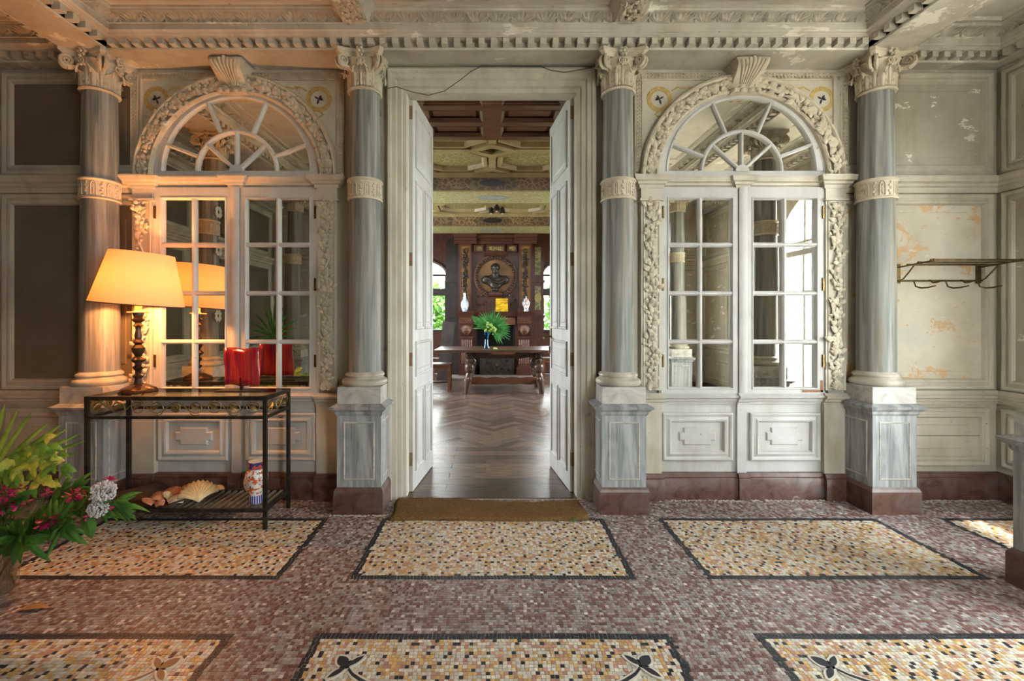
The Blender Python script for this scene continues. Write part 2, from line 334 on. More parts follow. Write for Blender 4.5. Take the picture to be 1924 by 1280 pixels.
for mx, my, s in MOTIFS:
    inlay = MB(); halo = MB()
    for dx, dy, w in ((-.044,.05,.042), (.050,.052,.022), (-.053,-.054,.022)):
        inlay.prism(leaf_poly(mx, my, s*dx, dy, w), .0045, .0062); halo.prism(leaf_poly(mx, my, s*dx, dy, w, grow=.008), .001, .0052)
    pts = [(mx+s*(.01+.16*t), my-.012-.10*t**.7) for t in (0,.15,.3,.45,.6,.8,1)]
    for grow, mb, z0, z1 in ((.007, inlay, .0045, .0062), (.017, halo, .001, .0050)):
        mb.prism([(x, y+grow) for x, y in pts]+[(x, y-grow) for x, y in pts][::-1], z0, z1)
    halo.build('mosaic_halo', WHITEST, floor); inlay.build('mosaic_leaf_inlay', BROWNST if abs(mx+1.232) < .01 else BLACKST, floor)

# ------------------------------------------------------------------ hall walls
def wall(name, M, boxes, label, mat=PAINT):
    mb = MB()
    for u0, u1, v0, v1 in boxes: mb.box(u0, u1, v0, v1, -.16, 0, M)
    o = mb.build(name, mat); return tag(o, label, 'wall', kind='structure')
TOP = 3.42
wall_far = wall('wall_far', MF, [(XL-.1, -.76, 0, TOP), (.76, XR+.1, 0, TOP), (-.76, .76, 3.09, TOP)], 'grey panelled wall with arched mirrors and the open doorway')
LW = XR-XL
wall_left = wall('wall_left', ML, [(0, YF-YB, 0, TOP)], 'panelled wall at the left edge, shade painted into its panels')
wall_right = wall('wall_right', MR, [(0, 1.16, 0, TOP), (2.66, YF-YB, 0, TOP), (1.16, 2.66, 2.9, TOP)], 'grey panelled wall at the right edge, beyond the coat rack')
def ub(x): return XR-x
wall_near = wall('wall_near', MBK, [(0, ub(2.5), 0, TOP), (ub(2.5), ub(1.6), 0, .75), (ub(2.5), ub(1.6), 2.9, TOP), (ub(1.6), LW, 0, TOP)], 'panelled wall with a tall window behind the viewer')
ceiling = tag(MB().box(XL-.1, XR+.1, YB-.1, YF+.1, 3.31, 3.45).build('ceiling', CEIL), 'flaking painted coffered ceiling panels', 'ceiling', kind='structure')

BASEP = [(0,0), (0,.05), (.15,.05), (.158,.044), (.166,.046), (.178,.04), (.19,.034), (.19,0)]
RAILP = [(.688,0), (.688,.026), (.70,.028), (.708,.04), (.725,.045), (.735,.062), (.75,.066), (.756,.05), (.77,.035), (.785,.03), (.785,0)]
MIDP = [(2.215,0), (2.215,.02), (2.235,.03), (2.25,.03), (2.258,.045), (2.275,.05), (2.285,.07), (2.30,.078), (2.315,.082), (2.325,.08), (2.325,0)]
PFR = [(0,0), (0,.020), (.010,.026), (.020,.022), (.028,.012), (.036,.014), (.050,.026), (.062,.022), (.070,.006), (.072,.002)]
def panel(par, M, u0, u1, v0, v1, mat, wide=1.0, cross=None, planks=None, raise_=.006):
    fr = MB().frame(u0, u1, v0, v1, [(d*wide, w) for d, w in PFR], M).build('panel_moulding', PAINT, par, 35)
    d = .072*wide; MB().box(u0+d, u1-d, v0+d, v1-d, 0, .003, M).build('panel', mat, fr)
    if cross:
        a, b, c = cross; q = MB(); pl = notch(u0+d+a, u1-d-a, v0+d+a, v1-d-a, b, c)
        p2 = notch(u0+d+a+.006, u1-d-a-.006, v0+d+a+.006, v1-d-a-.006, b, c); n = len(pl)
        q.add([(x, y, .003) for x, y in pl]+[(x, y, .003+raise_) for x, y in p2], [tuple(range(n, 2*n))]+[(i, (i+1) % n, n+(i+1) % n, n+i) for i in range(n)], M).build('raised_panel', mat, fr)
for nm, M, segs in (('baseboard_far', MF, [(XL, -.77), (.77, XR)]), ('baseboard_left', ML, [(0, YF-YB)]), ('baseboard_right', MR, [(0, 1.06), (2.76, YF-YB)]), ('baseboard_near', MBK, [(0, ub(.85)), (ub(-.85), LW)])):
    mb = MB()
    for u0, u1 in segs: mb.run(BASEP, u0, u1, M)
    tag(mb.build(nm, REDM, None, 40), {'far': 'red marble skirting along the mirror wall', 'left': 'red marble skirting along the left wall', 'right': 'red marble skirting along the right wall', 'near': 'red marble skirting behind the viewer'}[nm[10:]], 'skirting', kind='structure')
tr = 0
def trim(mb, mat, label, smooth=35):
    global tr; tr += 1
    return tag(mb.build('trim_%d' % tr, mat, None, smooth), label, 'moulding', kind='structure')
OB = [(MF, 2.43, XR-.0), (MF, XL, -2.48)]
mb = MB(); mb2 = MB()
for M, u0, u1 in OB: mb.run(RAILP, u0, u1, M); mb2.run(MIDP, u0, u1, M)
for M, u0, u1 in ((ML, 0, YF-YB), (MR, 0, 1.06), (MR, 2.76, YF-YB), (MBK, 0, ub(2.5)), (MBK, ub(-2.5), LW)): mb.run(RAILP, u0, u1, M); mb2.run(MIDP, u0, u1, M)
trim(mb, PAINT, 'moulded dado rail above the lower wall panels'); trim(mb2, PAINT, 'moulded middle rail level with the arch springing')
# wall panels: outer bays of the far wall, then the side and near walls
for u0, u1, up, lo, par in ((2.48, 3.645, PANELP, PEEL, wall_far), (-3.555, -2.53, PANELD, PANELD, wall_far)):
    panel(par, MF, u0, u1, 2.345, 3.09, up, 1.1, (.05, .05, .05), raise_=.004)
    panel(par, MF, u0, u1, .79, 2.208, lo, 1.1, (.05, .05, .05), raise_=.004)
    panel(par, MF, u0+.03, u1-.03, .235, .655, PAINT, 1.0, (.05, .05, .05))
MB().box(2.6, 3.56, .452, .4555, .0092, .0125, MF).build('board_joint', MAT('dark_joint', (.10,.08,.05)), wall_far)  # thin dark strip along the joint across the lower right panel
def side_panels(par, M, spans, up, lo):
    for u0, u1 in spans:
        panel(par, M, u0, u1, 2.345, 3.09, up, 1.1, (.05, .05, .05), raise_=.004); panel(par, M, u0, u1, .79, 2.208, lo, 1.1, (.05, .05, .05), raise_=.004)
        panel(par, M, u0, u1, .235, .655, PAINT, 1, (.05, .05, .05))
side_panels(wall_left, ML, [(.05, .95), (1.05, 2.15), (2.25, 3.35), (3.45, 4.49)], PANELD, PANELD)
side_panels(wall_right, MR, [(.04, 1.04), (2.82, 3.6), (3.67, 4.49)], PANELP, PANELP)
side_panels(wall_near, MBK, [(.05, 1.1), (ub(-2.55), LW-.05)], PANELP, PANELP)

# ------------------------------------------------------------------ entablature with dentils and acanthus course
ENT = [(3.12,0), (3.12,.235), (3.117,.243), (3.13,.247), (3.131,.236), (3.172,.236), (3.1725,.298), (3.178,.300), (3.182,.312), (3.187,.314), (3.1885,.326), (3.194,.332), (3.196,.338), (3.233,.338), (3.236,.345),
       (3.24,.336), (3.262,.340), (3.276,.362), (3.281,.378), (3.285,.388), (3.296,.392), (3.298,.402), (3.311,.404), (3.32,.404), (3.32,0)]
def shift(prof, dw): return [(v, max(w+dw, 0)) for v, w in prof]
den = MB().box(-.0205, .0205, 3.1315, 3.1715, -.014, .042).mesh('dentil', CORN)
def acan_mesh():
    mb = MB()
    def on(u, t):                                       # point on the ovolo face, t from bottom to top
        pr = [(3.240,0), (3.262,.004), (3.276,.026), (3.281,.042)]; q = t*3; k = min(2, int(q)); f = q-k
        return Vector((u, pr[k][0]+(pr[k+1][0]-pr[k][0])*f, pr[k][1]+(pr[k+1][1]-pr[k][1])*f))
    nv = 8
    for u0, u1, t1, w in ((0,0,1.0,.026), (-.012,-.036,.98,.020), (.012,.036,.98,.020), (-.022,-.058,.74,.020), (.022,.058,.74,.020), (-.03,-.066,.42,.018), (.03,.066,.42,.018), (-.072,-.073,.9,.008), (.072,.073,.9,.008)):
        V = []; Q = []
        for i in range(nv+1):
            t = i/nv; c = on(u0+(u1-u0)*t**1.3, t*t1); h = w*.5*(.45+.8*sin(PI*min(1, t*.85+.1))); c += Vector((0, -.004*t, .011*(.4+t)))
            V += [(c.x-h, c.y, c.z-.010), (c.x-h*.45, c.y, c.z), (c.x, c.y, c.z-.004), (c.x+h*.45, c.y, c.z), (c.x+h, c.y, c.z-.010)]
        for i in range(nv):
            for k in range(4): Q.append((i*5+k, i*5+k+1, i*5+6+k, i*5+5+k))
        mb.add(V, Q)
    return mb.mesh('acanthus_leaf', CORN, 70)
acan = acan_mesh()
def entab(M, u0, u1, dw, label, du0=None, du1=None, m0=0, m1=0):
    t = trim(MB().run(shift(ENT, dw), u0, u1, M, m0, m1), CORN, label, 30)
    a, b = (u0 if du0 is None else du0), (u1 if du1 is None else du1)
    n = max(1, round((b-a)/.0828)); R = M.to_3x3().to_4x4()
    for k in range(n):
        o = OBJ('dentil', den, t); o.matrix_local = M @ TR(a+(b-a)*(k+.5)/n, 0, .25+dw)
    n = max(1, round((b-a)/.150))
    for k in range(n):
        o = OBJ('acanthus_leaf', acan, t); o.matrix_local = M @ TR(a+(b-a)*(k+.5)/n, 0, .336+dw) @ Matrix.Diagonal(((b-a)/n/.150, 1, 1, 1))
    return t
BX = {1: 2.69, -1: -2.74}
entab(MF, BX[-1]-.10, BX[1]+.10, 0, 'long dentil cornice above the four front columns', BX[-1]+.165, BX[1]-.165, 1, -1)
entab(MF, BX[1]+.047, XR, -.147, 'short dentil cornice above the coat rack bay', BX[1]+.2, XR-.14, 1, -1)
entab(MF, XL, BX[-1]-.047, -.147, 'short dentil cornice in the far left bay', XL+.14, BX[-1]-.2, 1, -1)
entab(MR, 0, YF-YB, -.147, 'dentil cornice along the right wall', .14, None, 1, 0)
entab(ML, 0, YF-YB, -.147, 'dentil cornice along the left wall', 0, YF-YB-.14, 0, -1)
for s in (1, -1):
    xb = BX[s]; side = 'right' if s == 1 else 'left'
    core = tag(MB().box(xb-.14, xb+.14, YB, 3.26, 3.1185, 3.4).build('trim_%d' % (40+s), CORN), 'flaking soffit of the %s ceiling beam carried by the outer column' % side, 'beam', kind='structure')
    dw = -.24
    for out in (-1, 1):
        inner = out != s; ye = 3.02 if inner else 3.167; L = ye-YB
        M = AX((xb+.14*out, ye if out < 0 else YB, 0), (0, -1 if out < 0 else 1, 0), (0,0,1), (out,0,0))
        entab(M, 0, L, dw, 'dentil cornice on the %s side of the %s ceiling beam' % ('inner' if inner else 'outer', side), .07 if out < 0 else 0, L if out < 0 else L-.07, 1 if out < 0 else 0, 0 if out < 0 else -1)
# coffer ribs with carved foliage
def foliage_on(mb, n, fn, size, seed, spread=.5):
    rnd = random.Random(seed)
    for k in range(n):
        p, nrm, dirv = fn(rnd); p = Vector(p); nrm = Vector(nrm); d = Vector(dirv)
        a = rnd.uniform(-spread, spread); d = (Matrix.Rotation(a, 3, nrm) @ d).normalized(); L = size*rnd.uniform(.7, 1.3)
        mb.blade(p, p+d*L+nrm*L*.26, L*.50, nrm*L*.34, nrm.cross(d), 4, -.5)
for x in (-.885, .885):
    t = trim(MB().box(x-.082, x+.082, YB, 2.925, 3.236, 3.32), CEIL, 'carved foliage ceiling rib over the %s door column' % ('left' if x < 0 else 'right'))
    fm = MB(); foliage_on(fm, 1300, lambda r: ((x+r.uniform(-.068, .068), r.uniform(.6, 2.9), 3.236), (0,0,-1), (r.choice((-.6, .6, .2)), r.choice((-1, 1)), 0)), .034, 3+int(x*10), .9)
    fm.build('carved_foliage', CREAM, t, 65, stuff=True)
    for sg in (-1, 1):
        MB().run([(3.24,0), (3.25,.01), (3.27,.02), (3.28,.04), (3.29,.045), (3.31,.055), (3.32,.055), (3.32,0)], 0, 2.92-YB, AX((x+.082*sg, YB if sg > 0 else 2.92, 0), (0,sg,0), (0,0,1), (sg,0,0))).build('rib_moulding', CORN, t, 40)
mb = MB(); MC = AX((0,0,3.31), (1,0,0), (0,-1,0), (0,0,-1))
for x0, x1 in ((-2.42, -1.03), (-.74, .74), (1.03, 2.36)):
    for y0, y1 in ((.85, 2.84), (-1.15, .75)): mb.frame(x0+.03, x1-.03, -y1+.03, -y0-.03, [(0,0), (0,.012), (.02,.016), (.03,.006), (.035,0)], MC)
for x0, x1 in ((2.98, 3.42), (-3.45, -3.05)): mb.frame(x0, x1, -3.0, .9, [(0,0), (0,.012), (.02,.016), (.03,.006), (.035,0)], MC)
trim(mb, CORN, 'thin bead frames around the ceiling coffer panels')

# side door to daylight (seen in the right mirror) and windows behind the viewer
def glazed(name, M, u0, u1, v0, v1, arch, cols, rows, label, base=.0, mat=PAINT):
    o = thing(name, label, 'window', kind='structure'); w0, w1 = -.13, -.06
    mb = MB().frame(u0, u1, v0, v1, [(0,w0), (0,w1+.01), (.07,w1), (.07,w0)], M); mb.build('frame', mat, o)
    a, b, c, d = u0+.07, u1-.07, v0+.07, v1-.07
    if base: MB().box(a, b, c, c+base, w0+.01, w1-.01, M).build('bottom_panel', mat, o); c += base
    if arch: MB().box(a, b, arch-.035, arch+.035, w0, w1+.005, M).build('transom', mat, o)
    for k in range(1, cols): x = a+(b-a)*k/cols; MB().box(x-.016, x+.016, c, d, w0+.015, w1-.015, M).build('muntin', mat, o)
    for k in range(1, rows): y = c+(d-c)*k/rows; MB().box(a, b, y-.013, y+.013, w0+.02, w1-.02, M).build('muntin', mat, o)
    for i in range(cols):
        MB().box(a+(b-a)*i/cols+.016, a+(b-a)*(i+1)/cols-.016, c, d, -.1, -.096, M).build('pane', PANE, o)
    return o
glazed('window_1', MR, 1.16, 2.66, 0, 2.9, 2.1, 3, 4, 'glazed garden door on the right, seen in the right mirror', .35)
glazed('window_2', MBK, ub(2.5), ub(1.6), .75, 2.9, 2.2, 2, 4, 'tall window behind the viewer on the right')
gd = bpy.data.objects['window_1']; r_ = .68; ar = [(1.91+r_*cos(q), 2.13+r_*sin(q)) for q in np.linspace(0, PI, 16)]
for i in range(15): MB().prism([ar[i], ar[i+1], (ar[i+1][0], 2.84), (ar[i][0], 2.84)], -.125, -.062, MR).build('arch_spandrel', PAINT, gd)
mb = MB().frame(1.07, 2.75, .0, 3.0, [(0,0), (0,.03), (.05,.035), (.08,.02), (.095,.0)], MR)
for a, b, c in ((2.5, 1.6, .7),): mb.frame(ub(a)-.09, ub(b)+.09, c-.05, 2.99, [(0,0), (0,.03), (.05,.035), (.08,.02), (.09,.0)], MBK)
trim(mb, PAINT, 'moulded casings around the garden door and rear windows')
# ------------------------------------------------------------------ columns
def spiral(mb, M, r0, turns, thick, n=26, sgn=1):
    pts = []; rr = []
    for i in range(n+1):
        t = i/n; r = r0*(1-t)**1.1+.004; a = -PI/2+2*PI*turns*t*sgn
        pts.append((r*cos(a)*1.0, 0, r*sin(a))); rr.append(thick*(1-.55*t))
    return mb.tube(pts, rr, 6, M)
def acanthus(h, w, curl, n=11, lobes=4):
    mb = MB(); V = []; Q = []; nu = 8
    for j in range(n+1):
        t = j/n
        if t < .78: z = h*t/.78*.93; out = .003+.10*curl*(t/.78)**2
        else:
            q = (t-.78)/.22*2.3; z = h*.93+h*.10*sin(q); out = .003+.10*curl+curl*.5*(1-cos(q))
        lob = abs(sin(t*PI*lobes)); wd = w*(.70+.30*sin(PI*min(1, t*1.05)))*(.72+.28*lob)*(1-.62*max(0, t-.82)/.18)
        for i in range(nu+1):
            u = -1+2*i/nu; rid = .010*math.exp(-(u/.22)**2)+.007*(i % 2)*(.4+.6*lob)-.006*u*u
            V.append((out+rid, u*wd*.5, z-.016*abs(u)*(lob-.4)))
    for j in range(n):
        for i in range(nu): Q.append((j*(nu+1)+i, j*(nu+1)+i+1, (j+1)*(nu+1)+i+1, (j+1)*(nu+1)+i))
    return mb.add(V, Q)
LEAF1 = acanthus(.100, .068, .050).mesh('acanthus_leaf', CREAM, 75); LEAF2 = acanthus(.168, .066, .064, 13, 5).mesh('acanthus_leaf', CREAM, 75)
vol = MB(); spiral(vol, TR(0,0,0) @ RX(0), .036, 2.0, .0135); vol.tube([(-.075,0,-.085), (-.06,0,-.045), (-.035,0,-.03), (0,0,-.036)], [.007,.010,.012,.013], 6)
VOL = vol.mesh('volute', CREAM, 50)
vol = MB(); spiral(vol, TR(0,0,0), .022, 1.6, .008, 18); vol.tube([(-.035,0,-.075), (-.03,0,-.04), (-.015,0,-.02), (0,0,-.022)], .007, 5)
HELIX = vol.mesh('helix', CREAM, 50)
fl = MB()
for k in range(6): fl.ball((.004, .022*cos(k*PI/3), .022*sin(k*PI/3)), (.010,.013,.013), 6, 4)
fl.ball((.012,0,0), .012, 8, 5); FLOWER = fl.mesh('rosette', CREAM, 60)
def abacus():
    mb = MB(); rings = []
    for sc, z in ((.86, .196), (.90, .206), (.93, .214), (1.0, .222), (1.0, .246)):
        ring = []
        for k in range(4):
            a = k*PI/2
            c = .215*sc
            p0 = Vector((c*cos(a+PI/4-.07), c*sin(a+PI/4-.07))); p00 = Vector((c*cos(a-PI/4+.07), c*sin(a-PI/4+.07)))
            for i in range(9):
                t = i/8; q = p00.lerp(p0, t); q = q-Vector((cos(a), sin(a)))*.038*4*t*(1-t)*.9; ring.append((q.x, q.y, z))
        rings.append(ring)
    n = len(rings[0]); V = [p for r in rings for p in r]; Q = [tuple(range(n))[::-1], tuple(range(n*(len(rings)-1), n*len(rings)))]
    for j in range(len(rings)-1):
        for i in range(n): Q.append((j*n+i, j*n+(i+1) % n, (j+1)*n+(i+1) % n, (j+1)*n+i))
    return mb.add(V, Q).mesh('abacus', CREAM, 40)
ABAC = abacus()
def make_column(name, label, loc):
    c = thing(name, label, 'column', loc)
    q = .165
    pl = MB(); pl.frust((-q,q,-q,q,0), (-q,q,-q,q,.15)); pl.frust((-q,q,-q,q,.15), (-.158,.158,-.158,.158,.166)); pl.frust((-.158,.158,-.158,.158,.166), (-.15,.15,-.15,.15,.178)); pl.build('plinth', REDM, c)
    die = MB().box(-.147, .147, -.147, .147, .178, .66).build('pedestal', MARBP, c)
    for k in range(4):
        M = RZ(k*PI/2) @ AX((0,-.147,0), (1,0,0), (0,0,1), (0,-1,0))
        MB().frame(-.105, .105, .225, .615, [(0,0), (.004,.004), (.009,.004), (.013,-.0)], M).build('incised_frame', MARBW, die)
        MB().box(-.092, .092, .238, .602, 0, .0016, M).build('raised_panel', MARBP, die)
    cap = MB()
    for a, b, z0, z1 in ((.15,.158,.655,.67), (.158,.158,.67,.685), (.166,.178,.685,.70), (.186,.190,.702,.716), (.190,.150,.716,.735)): cap.frust((-a,a,-a,a,z0), (-b,b,-b,b,z1))
    cap.build('pedestal_cap', MARBP, c, 20)
    MB().box(-.145, .145, -.145, .145, .735, .846).build('base_block', MARBW, c)
    MB().lathe([(.10,.846), (.146,.848), (.153,.858), (.155,.870), (.150,.884), (.140,.890), (.132,.894), (.128,.902), (.130,.910), (.134,.913), (.133,.922), (.126,.930), (.118,.934), (.115,.94)], 32).build('column_base', MARBB, c, 40)
    def rad(z): return .1125-.013*max(0, (z-.94)/1.92)**1.6
    MB().lathe([(rad(z), z) for z in np.linspace(.935, 2.875, 10)], 32).build('shaft', MARB, c, 60)
    r = rad(2.19)
    band = MB().lathe([(r,2.12), (r+.012,2.121), (r+.015,2.128), (r+.012,2.135), (r+.006,2.138), (r+.007,2.244), (r+.013,2.247), (r+.017,2.256), (r+.013,2.264), (r,2.265)], 32).build('band', CREAM, c, 50)
    rl = MB()
    for k in range(16):
        a = 2*PI*k/16; M = RZ(a) @ TR(r+.0065,0,0)
        if k % 2:
            rl.tube([(0,-.015,2.145), (0,-.015,2.215), (0,-.009,2.232), (0,0,2.237), (0,.009,2.232), (0,.015,2.215), (0,.015,2.145)], .004, 5, M)
            rl.ball((0,0,2.175), (.005,.006,.024), 6, 4, M); rl.ball((0,0,2.213), (.005,.006,.009), 6, 4, M)
        else:
            for i in range(5): rl.ball((0, .004*(-1)**i, 2.15+.02*i), (.006,.010-.001*i,.010), 6, 4, M)
    rl.build('carved_relief', CREAM, band, 60)
    cp = MB().lathe([(.098,2.862), (.112,2.863), (.118,2.872), (.112,2.881), (.102,2.884), (.103,2.90), (.106,2.96), (.113,3.01), (.128,3.05), (.14,3.062)], 32).build('capital', CREAM, c, 50)
    for k in range(8):
        a = 2*PI*k/8; o = OBJ('acanthus_leaf', LEAF1, cp); o.matrix_local = RZ(a+PI/8) @ TR(.104,0,2.882)
        o = OBJ('acanthus_leaf', LEAF2, cp); o.matrix_local = RZ(a) @ TR(.101,0,2.886)
    for k in range(4):
        a = PI/4+k*PI/2
        for sd in (-1, 1):
            o = OBJ('volute', VOL, cp); o.matrix_local = RZ(a+.09*sd) @ TR(.168,0,3.040)
            o = OBJ('helix', HELIX, cp); o.matrix_local = RZ(k*PI/2+.11*sd) @ TR(.135,0,3.035) @ RZ(PI/2*sd*-1*1)
        o = OBJ('rosette', FLOWER, cp); o.matrix_local = RZ(k*PI/2) @ TR(.137,0,3.095)
    o = OBJ('abacus', ABAC, cp); o.matrix_local = TR(0,0,2.874)
    return c
col0 = make_column('marble_column', 'grey marble column between the lit lamp arch and the doorway', (-.885, 3.13, 0)); col0['group'] = 'corinthian marble columns'
COLS = [(.885, 3.13, 'grey marble column between the doorway and the bright mirror arch, base chipped'), (2.69, 3.13, 'grey marble column beside the wall coat rack'),
        (-2.74, 3.13, 'warm lit grey marble column behind the table lamp'), (2.71, 2.05, 'dark grey marble column pedestal cut off by the right edge'),
        (2.71, -.1, 'pale marble column reflected in the right mirror'), (-2.75, 2.05, 'marble column on the left reflected with lace in the left mirror'), (-2.75, -.1, 'far marble column reflected in the left mirror')]
for x, y, lb in COLS:
    o = copy_tree(col0); o.location = (x, y, 0); o['label'] = lb

# ------------------------------------------------------------------ arched mirror windows
wn_ = 3
def arch_bay(cx, side, mirror_rot):
    global wn_; wn_ += 1
    M = MF @ TR(cx, 0, 0); SZ = 2.325
    adj = 'left arched' if side < 0 else 'right arched'
    near = 'behind the lamp' if side < 0 else 'by the coat rack'
    W = thing('window_%d' % wn_, 'arched mirror window %s' % near, 'window', kind='structure')
    # fanlight: flat ring, bottom rail, fan bars, panes
    MB().arc([(.61,.0), (.61,.030), (.550,.030), (.546,.036), (.536,.036), (.530,.026), (.530,.0)], 0, PI, 48, M, SZ+.045).build('fanlight_frame', PAINTG, W, 30)
    MB().box(-.605, .605, SZ-.005, SZ+.047, 0, .030, M).build('fanlight_rail', PAINTG, W)
    C0 = SZ+.047
    ring = MB().arc([(.302,.012), (.300,.030), (.292,.036), (.284,.036), (.276,.030), (.274,.012)], 0, PI, 36, M, C0).build('fan_ring', PAINTG, W, 30)
    MB().prism([(.05*cos(a), C0-.006+.05*sin(a)) for a in np.linspace(0, PI, 14)], 0, .038, M).build('fan_hub', PAINTG, W)
    def bar(a, r0, r1, name='fan_bar'):
        R = M @ TR(0, C0, 0) @ Matrix.Rotation(math.radians(a), 4, 'Z')
        MB().run([(-.013,.012), (-.013,.026), (-.006,.036), (.006,.036), (.013,.026), (.013,.012)], r0, r1, R).build(name, PAINTG, W, 30)
    OUT = (21, 67, 113, 159); INN = (42, 90, 138)
    for a in OUT: bar(a, .296, .534)
    for a in INN: bar(a, .03, .280)
    def sector(r0, r1, a0, a1):
        n = 10; A = [math.radians(a0+(a1-a0)*i/n) for i in range(n+1)]
        MB().prism([(r1*cos(a), C0+r1*sin(a)) for a in A]+[(r0*cos(a), C0+r0*sin(a)) for a in A[::-1]], .010, .0125, M).build('mirror_pane', MIRROR, W)
    for a, b in zip((0,)+OUT, OUT+(180,)): sector(.29, .535, a, b)
    for a, b in zip((0,)+INN, INN+(180,)): sector(.04, .29, a, b)
    # two leaves of eight panes
    for s in (-1, 1):
        a, b = (-.588, -.035) if s < 0 else (.035, .588)
        leaf = MB()
        px = [a+.052, a+.052+.211, b-.037-.211, b-.037] if s < 0 else [a+.037, a+.037+.211, b-.052-.211, b-.052]
        leaf.box(a, px[0], .745, 2.25, 0, .040, M); leaf.box(px[3], b, .745, 2.25, 0, .040, M); leaf.box(px[0], px[3], .745, .802, .0, .0395, M); leaf.box(px[0], px[3], 2.173, 2.25, .0, .0395, M)
        lf = leaf.build('casement', PAINTG, W)
        bead = MB().frame(px[0]-.008, px[3]+.008, .794, 2.181, [(0,.040), (.004,.046), (.010,.044), (.016,.012)], M).build('glazing_bead', PAINTG, lf)
        mp = [(-.016,.012), (-.016,.030), (-.006,.042), (.006,.042), (.016,.030), (.016,.012)]
        xm = (px[1]+px[2])/2; V_ = M @ AX((xm,0,0), (0,1,0), (-1,0,0), (0,0,1))
        MB().run(mp, .80, 2.175, V_).build('muntin', PAINTG, lf, 30)
        for k in (1, 2, 3):
            z = .802+k*.351-.0165
            for x0, x1 in ((px[0], xm-.006), (xm+.006, px[3])): MB().run([(v, w-.001) for v, w in mp], x0, x1, M @ TR(0, z, 0)).build('muntin', PAINTG, lf, 30)
        for i in range(2):
            for k in range(4):
                uc = (px[0]+px[1])/2 if i == 0 else (px[2]+px[3])/2; zc = .802+k*.351+.159
                rnd = random.Random(wn_*100+s*50+i*10+k); rot = mirror_rot+rnd.uniform(-.006, .006)
                o = MB().box(-.118, .118, -.172, .172, 0, .0022).build('mirror_pane', MIRROR, lf); o.matrix_local = M @ TR(uc, zc, .012) @ RY(rot) @ RX(rnd.uniform(-.004, .004))
        hx = a+.012 if s < 0 else b-.012
        for z in (1.0, 1.55, 2.07): MB().box(hx-.006, hx+.006, z-.045, z+.045, .035, .050, M).build('hinge', BRASS, lf)
    MB().run([(.745-1.5,.0), (.745-1.5,.05), (2.25-1.5,.05), (2.25-1.5,.0)][:0] or [(-.030,0), (-.030,.048), (-.014,.056), (.014,.056), (.030,.048), (.030,0)], .745, 2.25, M @ AX((0,0,0), (0,1,0), (-1,0,0), (0,0,1))).build('mullion', PAINTG, W, 30)
    if side > 0: MB().box(.43, .575, .775, .79, .040, .044, M).box(.56, .575, .775, .86, .040, .044, M).build('corner_bracket', MAT('rust', (.25,.11,.05), (.36,.18,.09), 30, .8), W)
    # archivolt with carved foliage
    A = MB().arc([(.738,0), (.738,.050), (.730,.066), (.716,.070), (.706,.062), (.700,.046), (.632,.046), (.628,.056), (.616,.060), (.606,.052), (.602,.030), (.602,0)], 0, PI, 56, M, SZ)
    t = trim(A, CREAM, '%s carved archivolt' % adj, 35)
    fm = MB(); R3 = M.to_3x3()
    def fn(r):
        a = r.uniform(.02, PI-.02); rr = r.uniform(.640, .692); p = M @ Vector((rr*cos(a), SZ+rr*sin(a), .047)); up = 1 if a < PI/2 else -1
        return p, R3 @ Vector((0,0,1)), R3 @ Vector((-sin(a)*up, cos(a)*up, 0))
    foliage_on(fm, 330, fn, .054, 11+side, 1.0)
    rnd = random.Random(5)
    for k in range(120):
        a = rnd.uniform(.02, PI-.02); rr = rnd.uniform(.645, .69); fm.ball((rr*cos(a), SZ+rr*sin(a), .056), rnd.uniform(.011, .018), 6, 4, M)
    fm.build('carved_foliage', CREAM, t, 65, stuff=True)
    # impost cornice with breaks, pilasters
    imp = [(-.085,0), (-.085,.012), (-.072,.016), (-.062,.016), (-.056,.030), (-.042,.034), (-.034,.052), (-.018,.058), (-.010,.064), (0,.064), (0,0)]
    ti = MB(); Mi = M @ TR(0, SZ, 0); ti.run(imp, -.60, .60, Mi)
    def ressaut(u0, u1, dw):
        pr = [(v, w+dw if w > 0 else 0) for v, w in imp]
        V = []; Q = []
        for v, w in pr[1:-1]:
            e = w-dw; V += [(u0-e, v, 0), (u0-e, v, w), (u1+e, v, w), (u1+e, v, 0)]
        n = len(pr)-2
        for j in range(n-1):
            for i in range(3): Q.append((j*4+i, j*4+i+1, j*4+4+i+1, j*4+4+i))
        Q += [(0,3,2,1), tuple(4*(n-1)+i for i in range(4))]
        ti.add(V, Q, Mi)
    for s in (-1, 1): ressaut(s*.662-.072, s*.662+.072, .045)
    ressaut(-.036, .036, .03)
    trim(ti, PAINT, 'moulded impost cornice of the %s mirror' % adj, 25)
    for s in (-1, 1):
        u = s*.662; where = ('left' if s < 0 else 'right')+' side of the '+adj+' mirror'
        pm = MB().box(u-.073, u+.073, .79, 2.25, 0, .052, M); pm.box(u-.085, u+.085, 2.150, 2.166, 0, .068, M)
        pi = trim(pm, PAINT, 'pilaster with carved garland at the '+where)
        MB().frame(u-.062, u+.062, .80, 2.15, [(0,.052), (.004,.058), (.012,.056), (.018,.046)], M).build('pilaster_moulding', PAINT, pi)
        fm = MB()
        def fn2(r):
            z = r.uniform(.86, 2.13); uu = u+.012*sin(z*26)+r.uniform(-.028, .028)
            return M @ Vector((uu, z, .052)), R3 @ Vector((0,0,1)), R3 @ Vector((r.choice((-.8, .8)), 1, 0))
        foliage_on(fm, 170, fn2, .048, 21+s+side, .7)
        fm.tube([(u+.018*sin(z*26), z, .060) for z in np.linspace(.84, 2.14, 60)], .008, 5, M)
        for z in np.linspace(.88, 2.1, 22): fm.ball((u+.03*cos(z*26), z, .060), .014, 6, 4, M)
